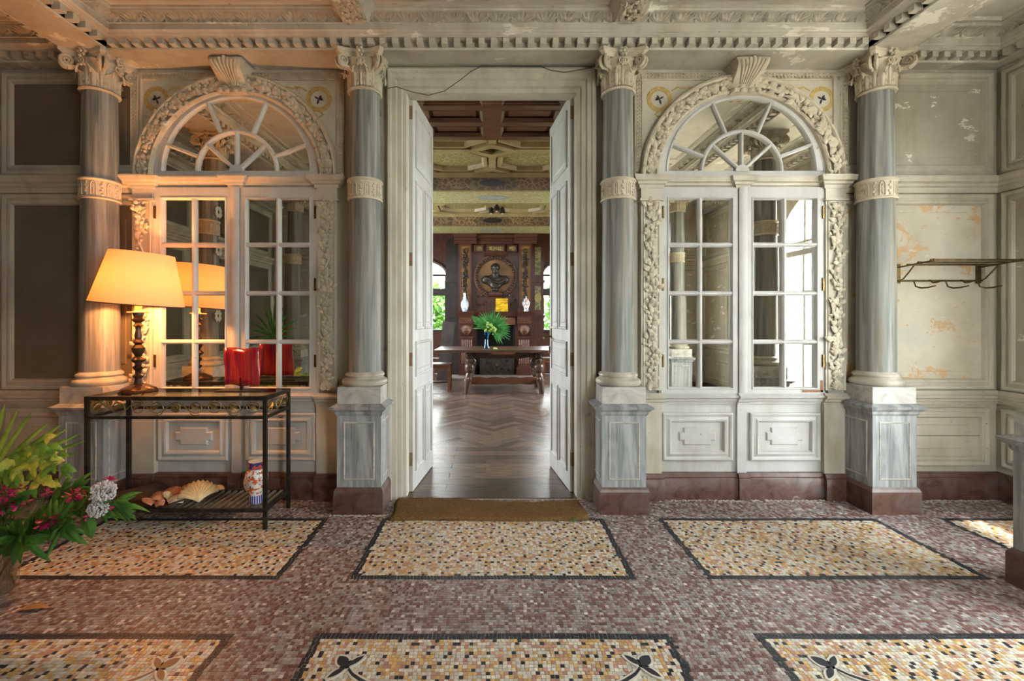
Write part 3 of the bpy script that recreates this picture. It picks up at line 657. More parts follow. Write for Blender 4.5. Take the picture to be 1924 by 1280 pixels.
        for k in range(9):
            a = -PI/2+PI*k/8; p = M @ Vector((u, .80, .055)); d = R3 @ Vector((sin(a)*.8, 1.1*cos(a)*.8+.3, .1)); fm.blade(p, p+d*.055, .03, R3 @ Vector((0,0,.02)), None, 4, -.4)
        fm.build('carved_garland', CREAM, pi, 65, stuff=True)
        db = MB().run(RAILP[1:-2]+[(.756,0), (.688,0)], u-.088, u+.088, M @ TR(0,0,.022)); db.box(u-.078, u+.078, .19, .70, 0, .045, M)
        trim(db, PAINT, 'dado pilaster block at the '+where, 25)
    # dado panels, sill and skirting breaks
    sl = MB(); sl.run(RAILP, -.60, .60, M)
    for v0, v1 in ((-.04, .04),): sl.run(RAILP[1:-2]+[(.756,0), (.688,0)], v0, v1, M @ TR(0,0,.02)); sl.box(v0+.006, v1-.006, .19, .69, 0, .03, M)
    sl.box(-.585, .585, .19, .69, 0, .006, M)
    d = trim(sl, PAINTG, 'dado with two framed panels below the %s mirror' % adj, 25)
    for s in (-1, 1):
        u0, u1 = (-.572, -.062) if s < 0 else (.062, .572)
        Mq = M @ TR(0,0,.006); fr = MB().frame(u0, u1, .275, .622, PFR, Mq).build('panel_moulding', PAINTG, d, 35)
        MB().box(u0+.072, u1-.072, .347, .55, 0, .003, Mq).build('panel', PAINTG, fr)
        pa, pb = notch(u0+.12, u1-.12, .384, .516, .033, .033), notch(u0+.129, u1-.129, .393, .507, .033, .033)
        MB().add([(x, y, .003) for x, y in pa]+[(x, y, .014) for x, y in pb], [tuple(range(12, 24))]+[(i, (i+1) % 12, 12+(i+1) % 12, 12+i) for i in range(12)], Mq).build('raised_panel', PAINTG, fr)
    bs = MB(); bs.run([(v, w+.022 if w else 0) for v, w in BASEP], -.04, .04, M)
    for s in (-1, 1): bs.run([(v, w+.03 if w else 0) for v, w in BASEP], s*.662-.085, s*.662+.085, M)
    trim(bs, REDM, 'red marble skirting breaks under the %s mirror' % adj, 40)
    # spandrels
    sp = MB(); Ms = M @ TR(0,0,.004)
    pl = [(-.765, SZ), (-.765, 3.085), (.765, 3.085), (.765, SZ), (.73, SZ)]+[(.73*cos(a), SZ+.73*sin(a)) for a in np.linspace(.05, PI-.05, 30)]+[(-.73, SZ)]
    sp.prism(pl[::-1], 0, .006, Ms)
    st = trim(sp, SPAND, 'painted spandrels around the %s mirror' % adj)
    bd = MB(); fm = MB()
    for u0, u1, v0, v1 in ((-.775, -.715, SZ, 3.09), (.715, .775, SZ, 3.09), (-.715, .715, 3.035, 3.09)):
        bd.frame(u0, u1, v0, v1, [(0,.008), (0,.020), (.006,.024), (.012,.016)], M, True)
        L = max(u1-u0, v1-v0); vert = v1-v0 > u1-u0; n = int(L/.026)
        for k in range(n):
            q = (k+.5)/n; p = M @ (Vector(((u0+u1)/2, v0+q*(v1-v0), .017)) if vert else Vector((u0+q*(u1-u0), (v0+v1)/2, .017)))
            for e in (-1, 1):
                dd = R3 @ (Vector((e*.8, .5, 0)) if vert else Vector((.5, e*.8, 0))); fm.blade(p, p+dd*.026+R3 @ Vector((0,0,.004)), .016, R3 @ Vector((0,0,.006)), None, 3, -.4)
            fm.ball(tuple(p), .006, 5, 4)
    bd.build('spandrel_border', CREAM, st); fm.build('carved_border_leaves', CREAM, st, 65, stuff=True)
    for s in (-1, 1):
        wx, wz = s*.59, 2.90
        wr = MB(); rnd = random.Random(4)
        for k in range(24):
            a = 2*PI*k/24; wr.prism(leaf_poly(wx+.077*cos(a-.16), wz+.077*sin(a-.16), -.046*sin(a), .046*cos(a), .034), .0095, .0112+.0006*(k % 3), M)
        rp = [(wx-s*.0, wz+.10), (wx-s*.09, wz+.06), (wx-s*.13, wz+.085), (wx-s*.19, wz+.075), (wx-s*.24, wz+.09)]
        wr.tube([(x, z, .012) for x, z in rp[1:]], .006, 5, M, .4); wr.tube([(wx+s*(.0+.03*sin(q*9)), wz-.09-q*.12, .012) for q in np.linspace(0, 1, 12)], .006, 5, M, .4)
        wr.build('painted_wreath', GOLDP, st)
        bdv = MB()
        for a, L, w in ((1.0, .034, .014), (-1.9, .04, .013), (2.6, .036, .012), (-.2, .034, .011), (.3, .03, .010)):
            bdv.prism(leaf_poly(wx, wz, L*cos(a)*s, L*sin(a), w), .010, .0125, M)
        bdv.build('painted_swallow', NAVY, st)
    # scrolled keystone
    ks = MB(); V = []; Q = []; prof = []
    for t in np.linspace(0, 1, 15):
        z = 3.112-.175*t; w = .12+.050*cos(t*PI*1.1-.1)+.018*sin(t*5); hw = .118-.024*t-.010*sin(t*PI); prof.append((z, w, hw)); V += [(-hw, z, 0), (-hw, z, w), (-hw+.018, z, w+.008), (hw-.018, z, w+.008), (hw, z, w), (hw, z, 0)]
    for j in range(14):
        for i in range(5): Q.append((j*6+i, j*6+i+1, j*6+7+i, j*6+6+i))
    Q += [tuple(range(6)), tuple(range(84, 90))[::-1]]
    ks.add(V, Q, M)
    k_ = trim(ks, CREAM, 'scrolled acanthus keystone of the %s mirror' % adj, 40)
    lv = MB()
    for e in (-4.8, -3.2, -1.6, 0, 1.6, 3.2, 4.8):
        pts = []
        for i, t in enumerate(np.linspace(.03+.03*abs(e), .9, 10)):
            j = min(14, int(t*14+.5)); z, w, hw = prof[j]; pts.append((e/5.6*hw*(.25+.75*(1-t)**.8 if True else 1), z, w+.009))
        lv.tube(pts, [.004+.009*(1-i/9) for i in range(10)], 8, M)
    lv.build('carved_acanthus', CREAM, k_, 60)
    MB().box(-.10, .10, 2.915, 2.945, .0, .085, M).ball((-.085, 2.93, .085), .02, 8, 5, M).ball((.085, 2.93, .085), .02, 8, 5, M).ball((-.03, 2.925, .085), .018, 8, 5, M).ball((.03, 2.925, .085), .018, 8, 5, M).build('keystone_scroll', CREAM, k_, 50)
    return W
arch_bay(-1.845, -1, .022); arch_bay(1.81, 1, 0)

# ------------------------------------------------------------------ doorway
CAS = [(0,-.1), (0,.060), (.012,.070), (.028,.066), (.034,.052), (.062,.048), (.070,.030), (.098,.026), (.106,.006), (.128,.0), (.134,-.02), (.134,-.10)]
def casing():
    mb = MB(); V = []; Q = []
    for d, w in CAS: V += [(-.75+d, 0, w), (-.75+d, 3.105-d*1.2, w), (.75-d, 3.105-d*1.2, w), (.75-d, 0, w)]
    n = len(CAS)
    for j in range(n-1):
        for i in range(3): Q.append((j*4+i, j*4+i+1, j*4+5+i, j*4+4+i))
    return mb.add(V, Q, MF)
cs = trim(casing(), PAINT, 'stepped grey casing around the open doorway', 25)
dd = MB(); dd.box(-.76, -.617, 3.3, 3.45, 0, 3.1); dd.box(.617, .76, 3.3, 3.45, 0, 3.1); dd.box(-.76, .76, 3.3, 3.42, 3.0, 3.12)
dd.build('jamb', PAINT, cs)
RUST = MAT('rust_hinge', (.16,.10,.06), (.27,.16,.09), 30, .8)
def door_leaf(name, label, hinge, ang, s):
    D = thing(name, label, 'door', (hinge[0], hinge[1], 0), ang, kind='structure')      # local x runs along the leaf, y is the thickness
    Wd, H = .618, 2.985
    MB().box(0, Wd, -.02, .02, .008, H).build('leaf', PAINTG, D)
    for face in (-1, 1):
        M = AX((0, .02*face, 0), (1,0,0), (0,0,1), (0,face,0))
        pr = [(0,0), (0,.006), (.006,.012), (.016,.010), (.022,.002), (.03,.001), (.034,-.004)]
        for u0, u1, v0, v1 in ((.07,.55,2.46,2.90), (.07,.295,1.22,2.36), (.325,.55,1.22,2.36), (.07,.55,.86,1.13), (.07,.295,.14,.76), (.325,.55,.14,.76)):
            fr = MB().frame(u0, u1, v0, v1, pr, M).build('panel_moulding', PAINTG, D, 30)
            MB().frame(u0+.05, u1-.05, v0+.05, v1-.05, [(0,0), (.01,.005)], M, True).build('panel', PAINTG, fr)
    for z in (.25, 1.0, 1.75, 2.85): MB().box(-.004, .002, -.018, .018, z-.05, z+.05).build('hinge', RUST, D)
    if s > 0:
        h = MB(); h.tube([(Wd-.05, .02, 1.15), (Wd-.05, .075, 1.15), (Wd-.05, .085, 1.14), (Wd-.12, .09, 1.13)], .009, 8); h.box(Wd-.065, Wd-.035, .02, .026, 1.06, 1.22); h.build('handle', BRASS, D, 50)
        MB().box(Wd-.02, Wd+.004, -.03, .03, 1.0, 1.06).build('lock', BRASS, D)
    return D
door_leaf('door_1', 'left grey panelled door leaf swung into the dark room', (-.610, 3.352), PI/2-.115, -1)
door_leaf('door_2', 'right grey panelled door leaf with brass handle swung into the dark room', (.608, 3.352), PI/2+.115, 1)
# ------------------------------------------------------------------ the dark room beyond (salon)
SX0, SX1, SY1, SZC = -4.0, 4.2, 10.8, 3.49
sfloor = tag(MB().box(SX0-.1, SX1+.1, 3.38, SY1+.1, -.12, -.012).build('floor', WOODB), 'herringbone parquet floor of the room beyond the door', 'floor', kind='structure')
PQ = []
for k, (a, b) in enumerate((((.075,.050,.036), (.145,.102,.075)), ((.055,.037,.028), (.110,.078,.058)), ((.095,.064,.045), (.18,.125,.09)), ((.072,.055,.046), (.145,.115,.096)))):
    PQ.append(MAT('parquet_%d' % k, a, b, 7, .27, stretch=(1,9,9), lo=.3, hi=.7, bmp=.15))
PL, PW = .46, .088
pm_ = [MB().frust((-PL/2,PL/2,-PW/2,PW/2,-.012), (-PL/2+.001,PL/2-.001,-PW/2+.001,PW/2-.001,0)).mesh('parquet_block', m) for m in PQ]
cand = []
r45 = PI/4
for i in range(-30, 80):
    for j in range(-40, 80):
        # double-column herringbone laid at 45 degrees
        for kind in (0, 1):
            bx = i*PW+j*PL; by = i*PW-j*PL
            u, v = (bx+PL/2, by+PW/2) if kind == 0 else (bx+PW/2+PL*0, by+PL/2+PW)
            x = (u-v)*cos(r45); y = (u+v)*sin(r45)
            x, y = x*1.0, y*1.0
            X, Y = x+.02, 4.3+y
            if SX0+.1 < X < SX1-.1 and 4.36 < Y < SY1-.1: cand.append((Y, X, kind))
vis = [c for c in cand if abs(c[1]+0) < c[0]*.155 and c[0] < 8.7]; vis.sort()
vis_set = set(vis[:300]); rest = [c for c in cand if c not in vis_set and abs(c[1]) < 3.2]
rnd = random.Random(2)
for Y, X, kind in vis[:300]:
    o = OBJ('parquet_block', rnd.choice(pm_), sfloor, (X, Y, rnd.uniform(-.0012, .0006)), rz=r45+(PI/2 if kind else 0)); o.rotation_euler[0] = rnd.uniform(-.006, .006)
rb = MB()
for Y, X, kind in rest: rb.frust((-PL/2,PL/2,-PW/2,PW/2,-.012), (-PL/2+.001,PL/2-.001,-PW/2+.001,PW/2-.001,0), TR(X, Y, rnd.uniform(-.0012, .0006)) @ RZ(r45+(PI/2 if kind else 0)))
rb.build('parquet_blocks', PQ[0], sfloor, stuff=True)
for k in range(9):                                        # straight boards inside the doorway
    y0 = 3.40+k*.125
    for x0, x1 in ((-1.6, -.35+.3*(k % 2)), (-.348+.3*(k % 2), 1.7)):
        MB().frust((x0,x1,y0,y0+.1235,-.012), (x0+.001,x1-.001,y0+.001,y0+.1225,.001)).build('floor_board', rnd.choice(PQ), sfloor)
MB().box(-.62, .62, 3.24, 3.40, -.02, .0045).build('threshold', WOODD, sfloor)
def sbox(name, b, mat, label, cat='wall'): return tag(b.build(name, mat), label, cat, kind='structure')
mb = MB(); mb.box(SX0-.15, SX0, 3.4, 5.9, 0, 3.6); mb.box(SX0-.15, SX0, 8.7, SY1, 0, 3.6); mb.box(SX0-.15, SX0, 5.9, 8.7, 0, .9); mb.box(SX0-.15, SX0, 5.9, 8.7, 2.8, 3.6)
sbox('wall_salon_left', mb, WOOD, 'dark wooden wall left of the fireplace room')
mb = MB(); mb.box(SX1, SX1+.15, 3.4, 5.9, 0, 3.6); mb.box(SX1, SX1+.15, 8.7, SY1, 0, 3.6); mb.box(SX1, SX1+.15, 5.9, 8.7, 0, .9); mb.box(SX1, SX1+.15, 5.9, 8.7, 2.8, 3.6)
sbox('wall_salon_right', mb, WOOD, 'dark wooden wall right of the fireplace room')
mb = MB(); mb.box(SX0, -.76, 3.42, 3.5, 0, 3.6); mb.box(.76, SX1, 3.42, 3.5, 0, 3.6)
sbox('wall_salon_near', mb, WOOD, 'dark wooden back of the mirror wall')
WINS = [(-2.35, -1.10), (1.24, 2.5)]
mb = MB(); mb.box(SX0, WINS[0][0], SY1, SY1+.2, 0, 3.6); mb.box(WINS[0][1], WINS[1][0], SY1, SY1+.2, 0, 3.6); mb.box(WINS[1][1], SX1, SY1, SY1+.2, 0, 3.6)
for a, b in WINS:
    mb.box(a, b, SY1, SY1+.2, 0, 1.03)
    cx, r = (a+b)/2, (b-a)/2; n = 14; M = AX((cx, SY1, 2.33), (1,0,0), (0,0,1), (0,1,0))
    top = [(r*cos(q), r*.62*sin(q)) for q in np.linspace(0, PI, n)]
    for i in range(n-1): mb.prism([top[i], top[i+1], (top[i+1][0], 1.3), (top[i][0], 1.3)], 0, .2, M)
swall = sbox('wall_salon_far', mb, WOOD, 'dark wooden far wall with arched windows beside the fireplace')
for k, (a, b) in enumerate(WINS):
    o = thing('window_%d' % (6+k), 'arched window with dark transom %s of the fireplace, trees outside' % ('left' if k == 0 else 'right'), 'window', kind='structure')
    M = AX((0, SY1+.06, 0), (1,0,0), (0,0,1), (0,-1,0))
    MB().box(a, b, 1.87, 2.04, -.03, .04, M).build('transom', WOODB, o); MB().box(a, b, 2.34, 2.39, -.03, .03, M).build('transom', WOODB, o)
    MB().box((a+b)/2-.03, (a+b)/2+.03, 1.03, 2.75, -.02, .02, M).build('mullion', WOODB, o); MB().box(a, b, 1.0, 1.05, -.02, .12, M).build('sill', WOODB, o)
    for e in (a, b): MB().box(e-.03, e+.03, 1.03, 2.36, -.03, .03, M).build('frame', WOODB, o)
    for u0, u1 in ((a, (a+b)/2), ((a+b)/2, b)):
        for v0, v1 in ((1.05, 1.87), (2.04, 2.34)): MB().box(u0, u1, v0, v1, -.003, .001, M).build('pane', PANE, o)
    MB().arc([((b-a)/2,-.1), ((b-a)/2,.075), ((b-a)/2+.05,.085), ((b-a)/2+.09,.07), ((b-a)/2+.09,-.1)], 0, PI, 24, AX(((a+b)/2, SY1, 2.33), (1,0,0), (0,0,.62), (0,-1,0))).build('arch_moulding', WOOD, o, 30)
# gallery underside with coffers
gal = MB(); gal.box(SX0, SX1, 3.42, 4.49, 3.145, 3.3); gx = [-2.2, -.66, -.075, .085, .67, 2.2]
def rails(x0, x1, y0, y1): gal.box(x0, x1, y0, y1, 3.10, 3.15)
COF = [(-.585, -.075), (.085, .59)]; ROWS = [(3.53, 3.77), (3.85, 4.09), (4.17, 4.41)]
for x0, x1 in ((-2.5, -.585), (-.075, .085), (.59, 2.5)): rails(x0, x1, 3.42, 4.49)
for y0, y1 in ((3.42, 3.53), (3.77, 3.85), (4.09, 4.17), (4.41, 4.49)): rails(-.585, -.075, y0, y1); rails(.085, .59, y0, y1)
gal_o = tag(gal.build('ceiling_gallery', WOODX), 'red-brown wooden coffered soffit just inside the doorway', 'ceiling', kind='structure')
MC2 = AX((0,0,3.145), (1,0,0), (0,-1,0), (0,0,-1))
for x0, x1 in COF:
    for y0, y1 in ROWS:
        fr = MB().frame(x0, x1, -y1, -y0, [(0,.045), (.006,.048), (.02,.035), (.028,.02), (.034,.018)], MC2).build('coffer_moulding', WOODX, gal_o, 30)
        MB().frame(x0+.05, x1-.05, -y1+.04, -y0-.04, [(0,0), (.015,.014)], MC2, True).build('coffer_panel', WOODX, fr)
# painted ceiling with ribs, diamonds and cross beams
sc = tag(MB().box(SX0, SX1, 4.3, SY1+.2, SZC+.06, SZC+.16).build('ceiling', ARAB), 'olive painted ceiling with gilded arabesque panels', 'ceiling', kind='structure')
MC3 = AX((0,0,SZC+.06), (1,0,0), (0,-1,0), (0,0,-1))
RIB = MAT('pale_olive_rib', (.15,.11,.04), (.235,.18,.075), 5, .5, lo=.3, hi=.7)
for Yc, y0, y1 in ((5.805, 4.91, 6.70), (8.37, 7.47, 9.26)):
    xr = [k*1.1+.01 for k in range(-3, 4)]
    for i in range(len(xr)-1):
        MB().box(xr[i]+.27, xr[i+1]-.27, -Yc-.055, -Yc+.055, 0, .07, MC3).build('rib', RIB, sc)
    for x in xr:
        for a, b in ((y0+.22, Yc-.2), (Yc+.2, y1-.22)): MB().box(x-.05, x+.05, -b, -a, 0, .065, MC3).build('rib', RIB, sc)
        for cy, full in ((Yc, 1), (y1, 0), (y0, 0)):
            M = MC3 @ TR(x, -cy, 0)
            o4, i4 = [(.36,0), (0,.24), (-.36,0), (0,-.24)], [(.19,0), (0,.115), (-.19,0), (0,-.115)]
            dm = MB()
            for q in range(4):
                dm.prism([o4[q], o4[(q+1) % 4], i4[(q+1) % 4], i4[q]], 0, .075, M)
            dm.build('diamond_frame', RIB, sc)
        for sx in (-1, 1):
            pass
    for x in xr[:-1]:                                     # bevelled octagon edging of each panel
        for a, b in ((y0, Yc), (Yc, y1)):
            u0, u1, v0, v1 = x+.12, x+.98, -b+.11, -a-.11; c, e = .24, .16
            oc = lambda d: [(u0+c,v0+d), (u1-c,v0+d), (u1-d,v0+e), (u1-d,v1-e), (u1-c,v1-d), (u0+c,v1-d), (u0+d,v1-e), (u0+d,v0+e)]
            A, B = oc(0), oc(.03)
            V = [(p[0], p[1], .055) for p in A]+[(p[0], p[1], .0) for p in B]+[(p[0], p[1], .055) for p in oc(-.05)]
            MB().add(V, [(i, (i+1) % 8, 8+(i+1) % 8, 8+i) for i in range(8)]+[(i, (i+1) % 8, 16+(i+1) % 8, 16+i) for i in range(8)], MC3).build('octagon_frame', RIB, sc)
for k, (y0, y1, lb) in enumerate(((6.70, 7.47, 'nearer painted ceiling beam of the fireplace room'), (9.26, 10.02, 'painted ceiling beam in front of the chimneypiece'))):
    b = tag(MB().box(SX0, SX1, y0, y1, 3.235, SZC+.07).build('trim_%d' % (50+k), ARABD), lb, 'beam', kind='structure')
    MB().box(SX0, SX1, y0+.05, y1-.05, 3.226, 3.236).build('beam_soffit', ARABL, b)
    for y in (y0, y1-.05): MB().box(SX0, SX1, y, y+.05, 3.222, 3.237).build('beam_bead', RIB, b)
    MB().run([(3.42,0), (3.43,.02), (3.46,.03), (3.47,.06), (3.55,.06), (3.55,0)], SX0, SX1, AX((0,y0,0), (1,0,0), (0,0,1), (0,-1,0))).build('beam_cornice', RIB, b)
    for x in (-2.2, 0.02, 2.2):
        MB().prism([(x+.26*cos(q), -(y0+y1)/2+.12*sin(q)) for q in np.linspace(0, 2*PI, 20)[:-1]], 0, .006, AX((0,0,3.227), (1,0,0), (0,-1,0), (0,0,-1))).build('painted_oval', BLUEG, b)
        MB().prism([(x+.2*cos(q), 3.345+.055*sin(q)) for q in np.linspace(0, 2*PI, 20)[:-1]], 0, .006, AX((0,y0,0), (1,0,0), (0,0,1), (0,-1,0))).build('painted_oval', WOODB, b)
        for sx in (-1, 1):
            MB().prism([(x+sx*.32, 3.26), (x+sx*.85, 3.26), (x+sx*.8, 3.34), (x+sx*.85, 3.42), (x+sx*.32, 3.42), (x+sx*.4, 3.34)][::sx], 0, .004, AX((0,y0,0), (1,0,0), (0,0,1), (0,-1,0))).build('painted_cartouche', arabesque('red_brown_arabesque', (.10,.045,.015), (.20,.15,.07), 16), b)
# ------------------------------------------------------------------ chimneypiece
fp = thing('fireplace', 'tall carved dark wood chimneypiece with roundel overmantel', 'fireplace', (.09, 10.4, 0))
MQ = AX((0,0,0), (1,0,0), (0,0,1), (0,-1,0))              # local u, v, w (towards the viewer)
b = MB(); b.box(-1.02, -.50, -.4, 0, 0, 1.36, MQ) if False else None
b = MB(); b.box(-.86, -.46, 0, 1.36, -.4, 0, MQ); b.box(.46, .86, 0, 1.36, -.4, 0, MQ); b.box(-.46, .46, 1.16, 1.36, -.4, 0, MQ); b.box(-.86, .86, 1.36, 3.24, -.4, 0, MQ); b.build('chimney_breast', WOOD, fp)
MB().box(-.46, .46, 0, 1.16, -.39, -.36, MQ).box(-.46, -.43, 0, 1.16, -.36, -.02, MQ).box(.43, .46, 0, 1.16, -.36, -.02, MQ).build('firebox', MAT('soot', (.008,.007,.007), rough=.9), fp)
MB().box(-1.0, 1.0, 0, .012, 0, .55, MQ).build('hearth', MAT('hearth_stone', (.25,.22,.19), (.36,.33,.29), 5, .5), fp)
for s in (-1, 1):
    x = s*.66
    cn = MB(); cn.box(x-.17, x+.17, 0, .20, 0, .16, MQ); cn.box(x-.145, x+.145, .20, .24, 0, .14, MQ); cn.box(x-.13, x+.13, .24, .86, 0, .10, MQ); cn.box(x-.15, x+.15, .86, .90, 0, .16, MQ)
    V = []; Q = []
    for i, t in enumerate(np.linspace(0, 1, 10)): zz = .90+.30*t; ww = .11+.10*t+.03*sin(t*PI*1.6); V += [(x-.145, zz, 0), (x-.145, zz, ww), (x+.145, zz, ww), (x+.145, zz, 0)]
    for j in range(9):
        for i in range(3): Q.append((j*4+i, j*4+i+1, j*4+5+i, j*4+4+i))
    cn.add(V, Q, MQ); cn.box(x-.16, x+.16, 1.20, 1.36, 0, .21, MQ)
    c = cn.build('console', WOOD, fp)
    fl_ = MB()
    for k in range(6): fl_.tube([(x-.105+.042*k, .27, .10), (x-.105+.042*k, .83, .10)], .014, 6, MQ)
    fl_.build('fluting', WOODX, c, 50)
    ac = MB()
    for k in range(9):
        a = -1.2+2.4*k/8; p0 = MQ @ Vector((x, .93, .13)); p1 = MQ @ Vector((x+.13*sin(a), .95+.22*cos(a*.7), .21)); ac.blade(p0, p1, .06, MQ.to_3x3() @ Vector((0,0,.05)), None, 4, -.5)
    for e in (-.075, .0, .075): ac.arc([(.034,.21), (.030,.225), (.018,.225), (.014,.21)], 0, 2*PI, 14, MQ @ TR(x+e, 0, 0), 1.28)
    ac.build('carved_acanthus', WOODX, c)
    # pilaster of the overmantel
    xp = s*.69
    p = MB(); p.box(xp-.15, xp+.15, 1.56, 3.04, 0, .09, MQ); pl_ = p.build('pilaster', WOOD, fp)
    MB().box(xp-.105, xp+.105, 1.62, 2.98, .09, .094, MQ).build('gilt_panel', MAT('dull_gilt', (.14,.07,.015), (.24,.13,.03), 9, .4), pl_)
    MB().frame(xp-.12, xp+.12, 1.60, 3.0, [(0,.09), (0,.105), (.02,.105), (.025,.09)], MQ).build('pilaster_frame', WOODX, pl_)
    g = MB(); rr = random.Random(9)
    for z in np.linspace(1.78, 2.78, 34):
        wd = .05 if z > 1.95 else .02
        g.ball((xp+rr.uniform(-wd, wd), z, .12), rr.uniform(.025, .042), 7, 5, MQ)
        q = MQ @ Vector((xp, z, .11)); g.blade(q, q+Vector((rr.uniform(-.1, .1), -.02, rr.uniform(-.06, .03))), .04, (0,-.03,0), None, 3)
    g.arc([(.062,.10), (.06,.125), (.042,.125), (.04,.10)], 0, 2*PI, 16, MQ @ TR(xp, 0, 0), 2.87)
    g.build('carved_garland', BRONZE, pl_, stuff=True)
    MB().run([(1.36,0), (1.36,.23), (1.40,.25), (1.42,.27), (1.45,.29), (1.476,.30), (1.476,0)], xp-.2, xp+.2, MQ).build('mantel_break', WOOD, fp)
    MB().box(xp-.17, xp+.17, 1.476, 1.56, 0, .12, MQ).build('pilaster_base', WOOD, pl_)
    MB().run([(3.04,0), (3.04,.11), (3.07,.13), (3.10,.14), (3.11,.19), (3.15,.21), (3.17,.27), (3.225,.30), (3.235,.3), (3.235,0)], xp-.26, xp+.26, MQ).build('cornice_break', WOOD, pl_, 20)
MB().run([(1.36,0), (1.36,.16), (1.40,.18), (1.42,.20), (1.45,.22), (1.476,.23), (1.476,0)], -.86, .86, MQ).build('mantel_shelf', WOOD, fp, 20)
MB().box(-.46, .46, 1.17, 1.34, 0, .10, MQ).build('frieze', WOODX, fp)
MB().run([(3.04,0), (3.04,.03), (3.07,.05), (3.10,.06), (3.11,.10), (3.15,.12), (3.17,.18), (3.225,.21), (3.235,.21), (3.235,0)], -.86, .86, MQ).build('cornice', WOOD, fp, 20)
dt = MB().box(-.012, .012, 3.105, 3.135, 0, .03, None)
for k in range(40): MB().box(-.84+.043*k-.012, -.84+.043*k+.012, 3.112, 3.14, .1, .135, MQ).build('dentil', WOODX, fp)
for x0, x1 in ((-.50, -.27), (-.22, .22), (.27, .50)):
    f_ = MB().frame(x0, x1, 2.86, 3.02, [(0,0), (0,.06), (.03,.06), (.035,.03)], MQ).build('frieze_frame', WOOD, fp); MB().box(x0+.03, x1-.03, 2.89, 2.99, 0, .03, MQ).build('painted_panel', arabesque('frieze_arabesque', (.10,.09,.035), (.34,.24,.06), 14), f_)
MB().run([(2.76,0), (2.76,.05), (2.80,.09), (2.84,.12), (2.85,.12), (2.85,0)], -.27, .27, MQ).build('bracket_shelf', WOOD, fp)
rz = MB(); rz.arc([(.50,0), (.50,.05), (.47,.08), (.41,.08), (.39,.05), (.385,0)], 0, 2*PI, 40, MQ, 2.285)
ro = rz.build('roundel_frame', WOODX, fp, 30); g = MB()
for k in range(44): a = 2*PI*k/44; g.ball((.44*cos(a), 2.285+.44*sin(a), .085), .036, 7, 5, MQ)
g.build('carved_wreath', BRONZE, ro, 60)
MB().prism([(.39*cos(a), 2.285+.39*sin(a)) for a in np.linspace(0, 2*PI, 40)[:-1]], 0, .02, MQ).build('roundel_field', MAT('gilt_field', (.085,.042,.010), (.19,.098,.022), 3, .35, metal=.3), ro)
MB().run([(1.80,0), (1.80,.02), (1.84,.14), (1.88,.16), (1.905,.16), (1.905,0)], -.16, .16, MQ).build('bust_bracket', WOOD, fp)
ac = MB()
for s in (-1, 1):
    for k in range(8):
        a = k*.8; p = MQ @ Vector((s*(.34+.09*cos(a)), 1.74+.08*sin(a), .01)); ac.blade(p, p+Vector((s*.07*cos(a+.6), -.02, .07*sin(a+.6))), .045, (0,-.03,0), None, 3)
ac.build('carved_corner_foliage', BRONZE, fp)
for s in (-1, 1):                                          # side cabinets between chimney and windows
    x0, x1 = (-1.16, -.86) if s < 0 else (.86, 1.14)
    sd = MB().box(x0, x1, 0, 3.2, -.38, -.12, MQ).box(x0-.02, x1+.02, 2.16, 2.22, -.38, -.08, MQ).box(x0-.02, x1+.02, 1.34, 1.40, -.38, -.08, MQ).build('side_panelling', WOOD if s > 0 else WOODB, fp)
    for v0, v1 in ((2.34, 3.0), (1.52, 2.08)): MB().box(x0+.07, x1-.07, v0, v1, -.12, -.112, MQ).build('painted_panel', arabesque('side_arabesque', (.10,.10,.05), (.26,.22,.08), 9) if s > 0 else WOODB, sd)
    MB().prism([((x0+x1)/2+.08*cos(a), 1.80+.11*sin(a)) for a in np.linspace(0, 2*PI, 24)[:-1]], -.112, -.10, MQ).build('painted_roundel', MAT('gilt_roundel', (.24,.19,.06), (.34,.28,.10), 20, .5) if s > 0 else WOODB, sd)
# bust
bu = MB()
bu.lathe([(0,0), (.11,0), (.11,.03), (.07,.045), (.05,.08), (.06,.11), (.08,.13)], 20)
bu.ball((0,.02,.28), (.20,.10,.15), 16, 10); bu.ball((-.16,.02,.30), (.10,.09,.10), 12, 8); bu.ball((.16,.02,.30), (.10,.09,.10), 12, 8); bu.ball((0,0,.2), (.12,.08,.12), 12, 8)
bu.tube([(0,0,.36), (0,-.005,.48)], [.075,.062], 12)
bu.ball((0,-.01,.56), (.078,.09,.105), 16, 10); bu.ball((0,-.075,.50), (.05,.045,.075), 10, 7); bu.ball((0,-.10,.565), (.015,.025,.03), 8, 6); bu.ball((-.033,-.085,.59), (.02,.015,.012), 8, 5); bu.ball((.033,-.085,.59), (.02,.015,.012), 8, 5)
bu.ball((0,.02,.60), (.085,.09,.08), 12, 8); bu.ball((-.078,.0,.56), (.012,.02,.03), 8, 5); bu.ball((.078,.0,.56), (.012,.02,.03), 8, 5)
for q in range(5): bu.tube([(-.22+.05*q, -.06, .38-.02*q), (-.05+.03*q, -.10, .26-.015*q), (.12+.01*q, -.08, .22+.02*q)], .018, 6)
bust = bu.build('bust', BRONZE, None, 60, (.09, 10.325, 1.905)); md = bust.modifiers.new('join', 'REMESH'); md.mode = 'VOXEL'; md.voxel_size = .013; md.use_smooth_shade = True
bust.scale = (1.25,1,1.02)
tag(bust, 'dark bronze bust of a bearded man draped in a cloak in the roundel', 'bust')
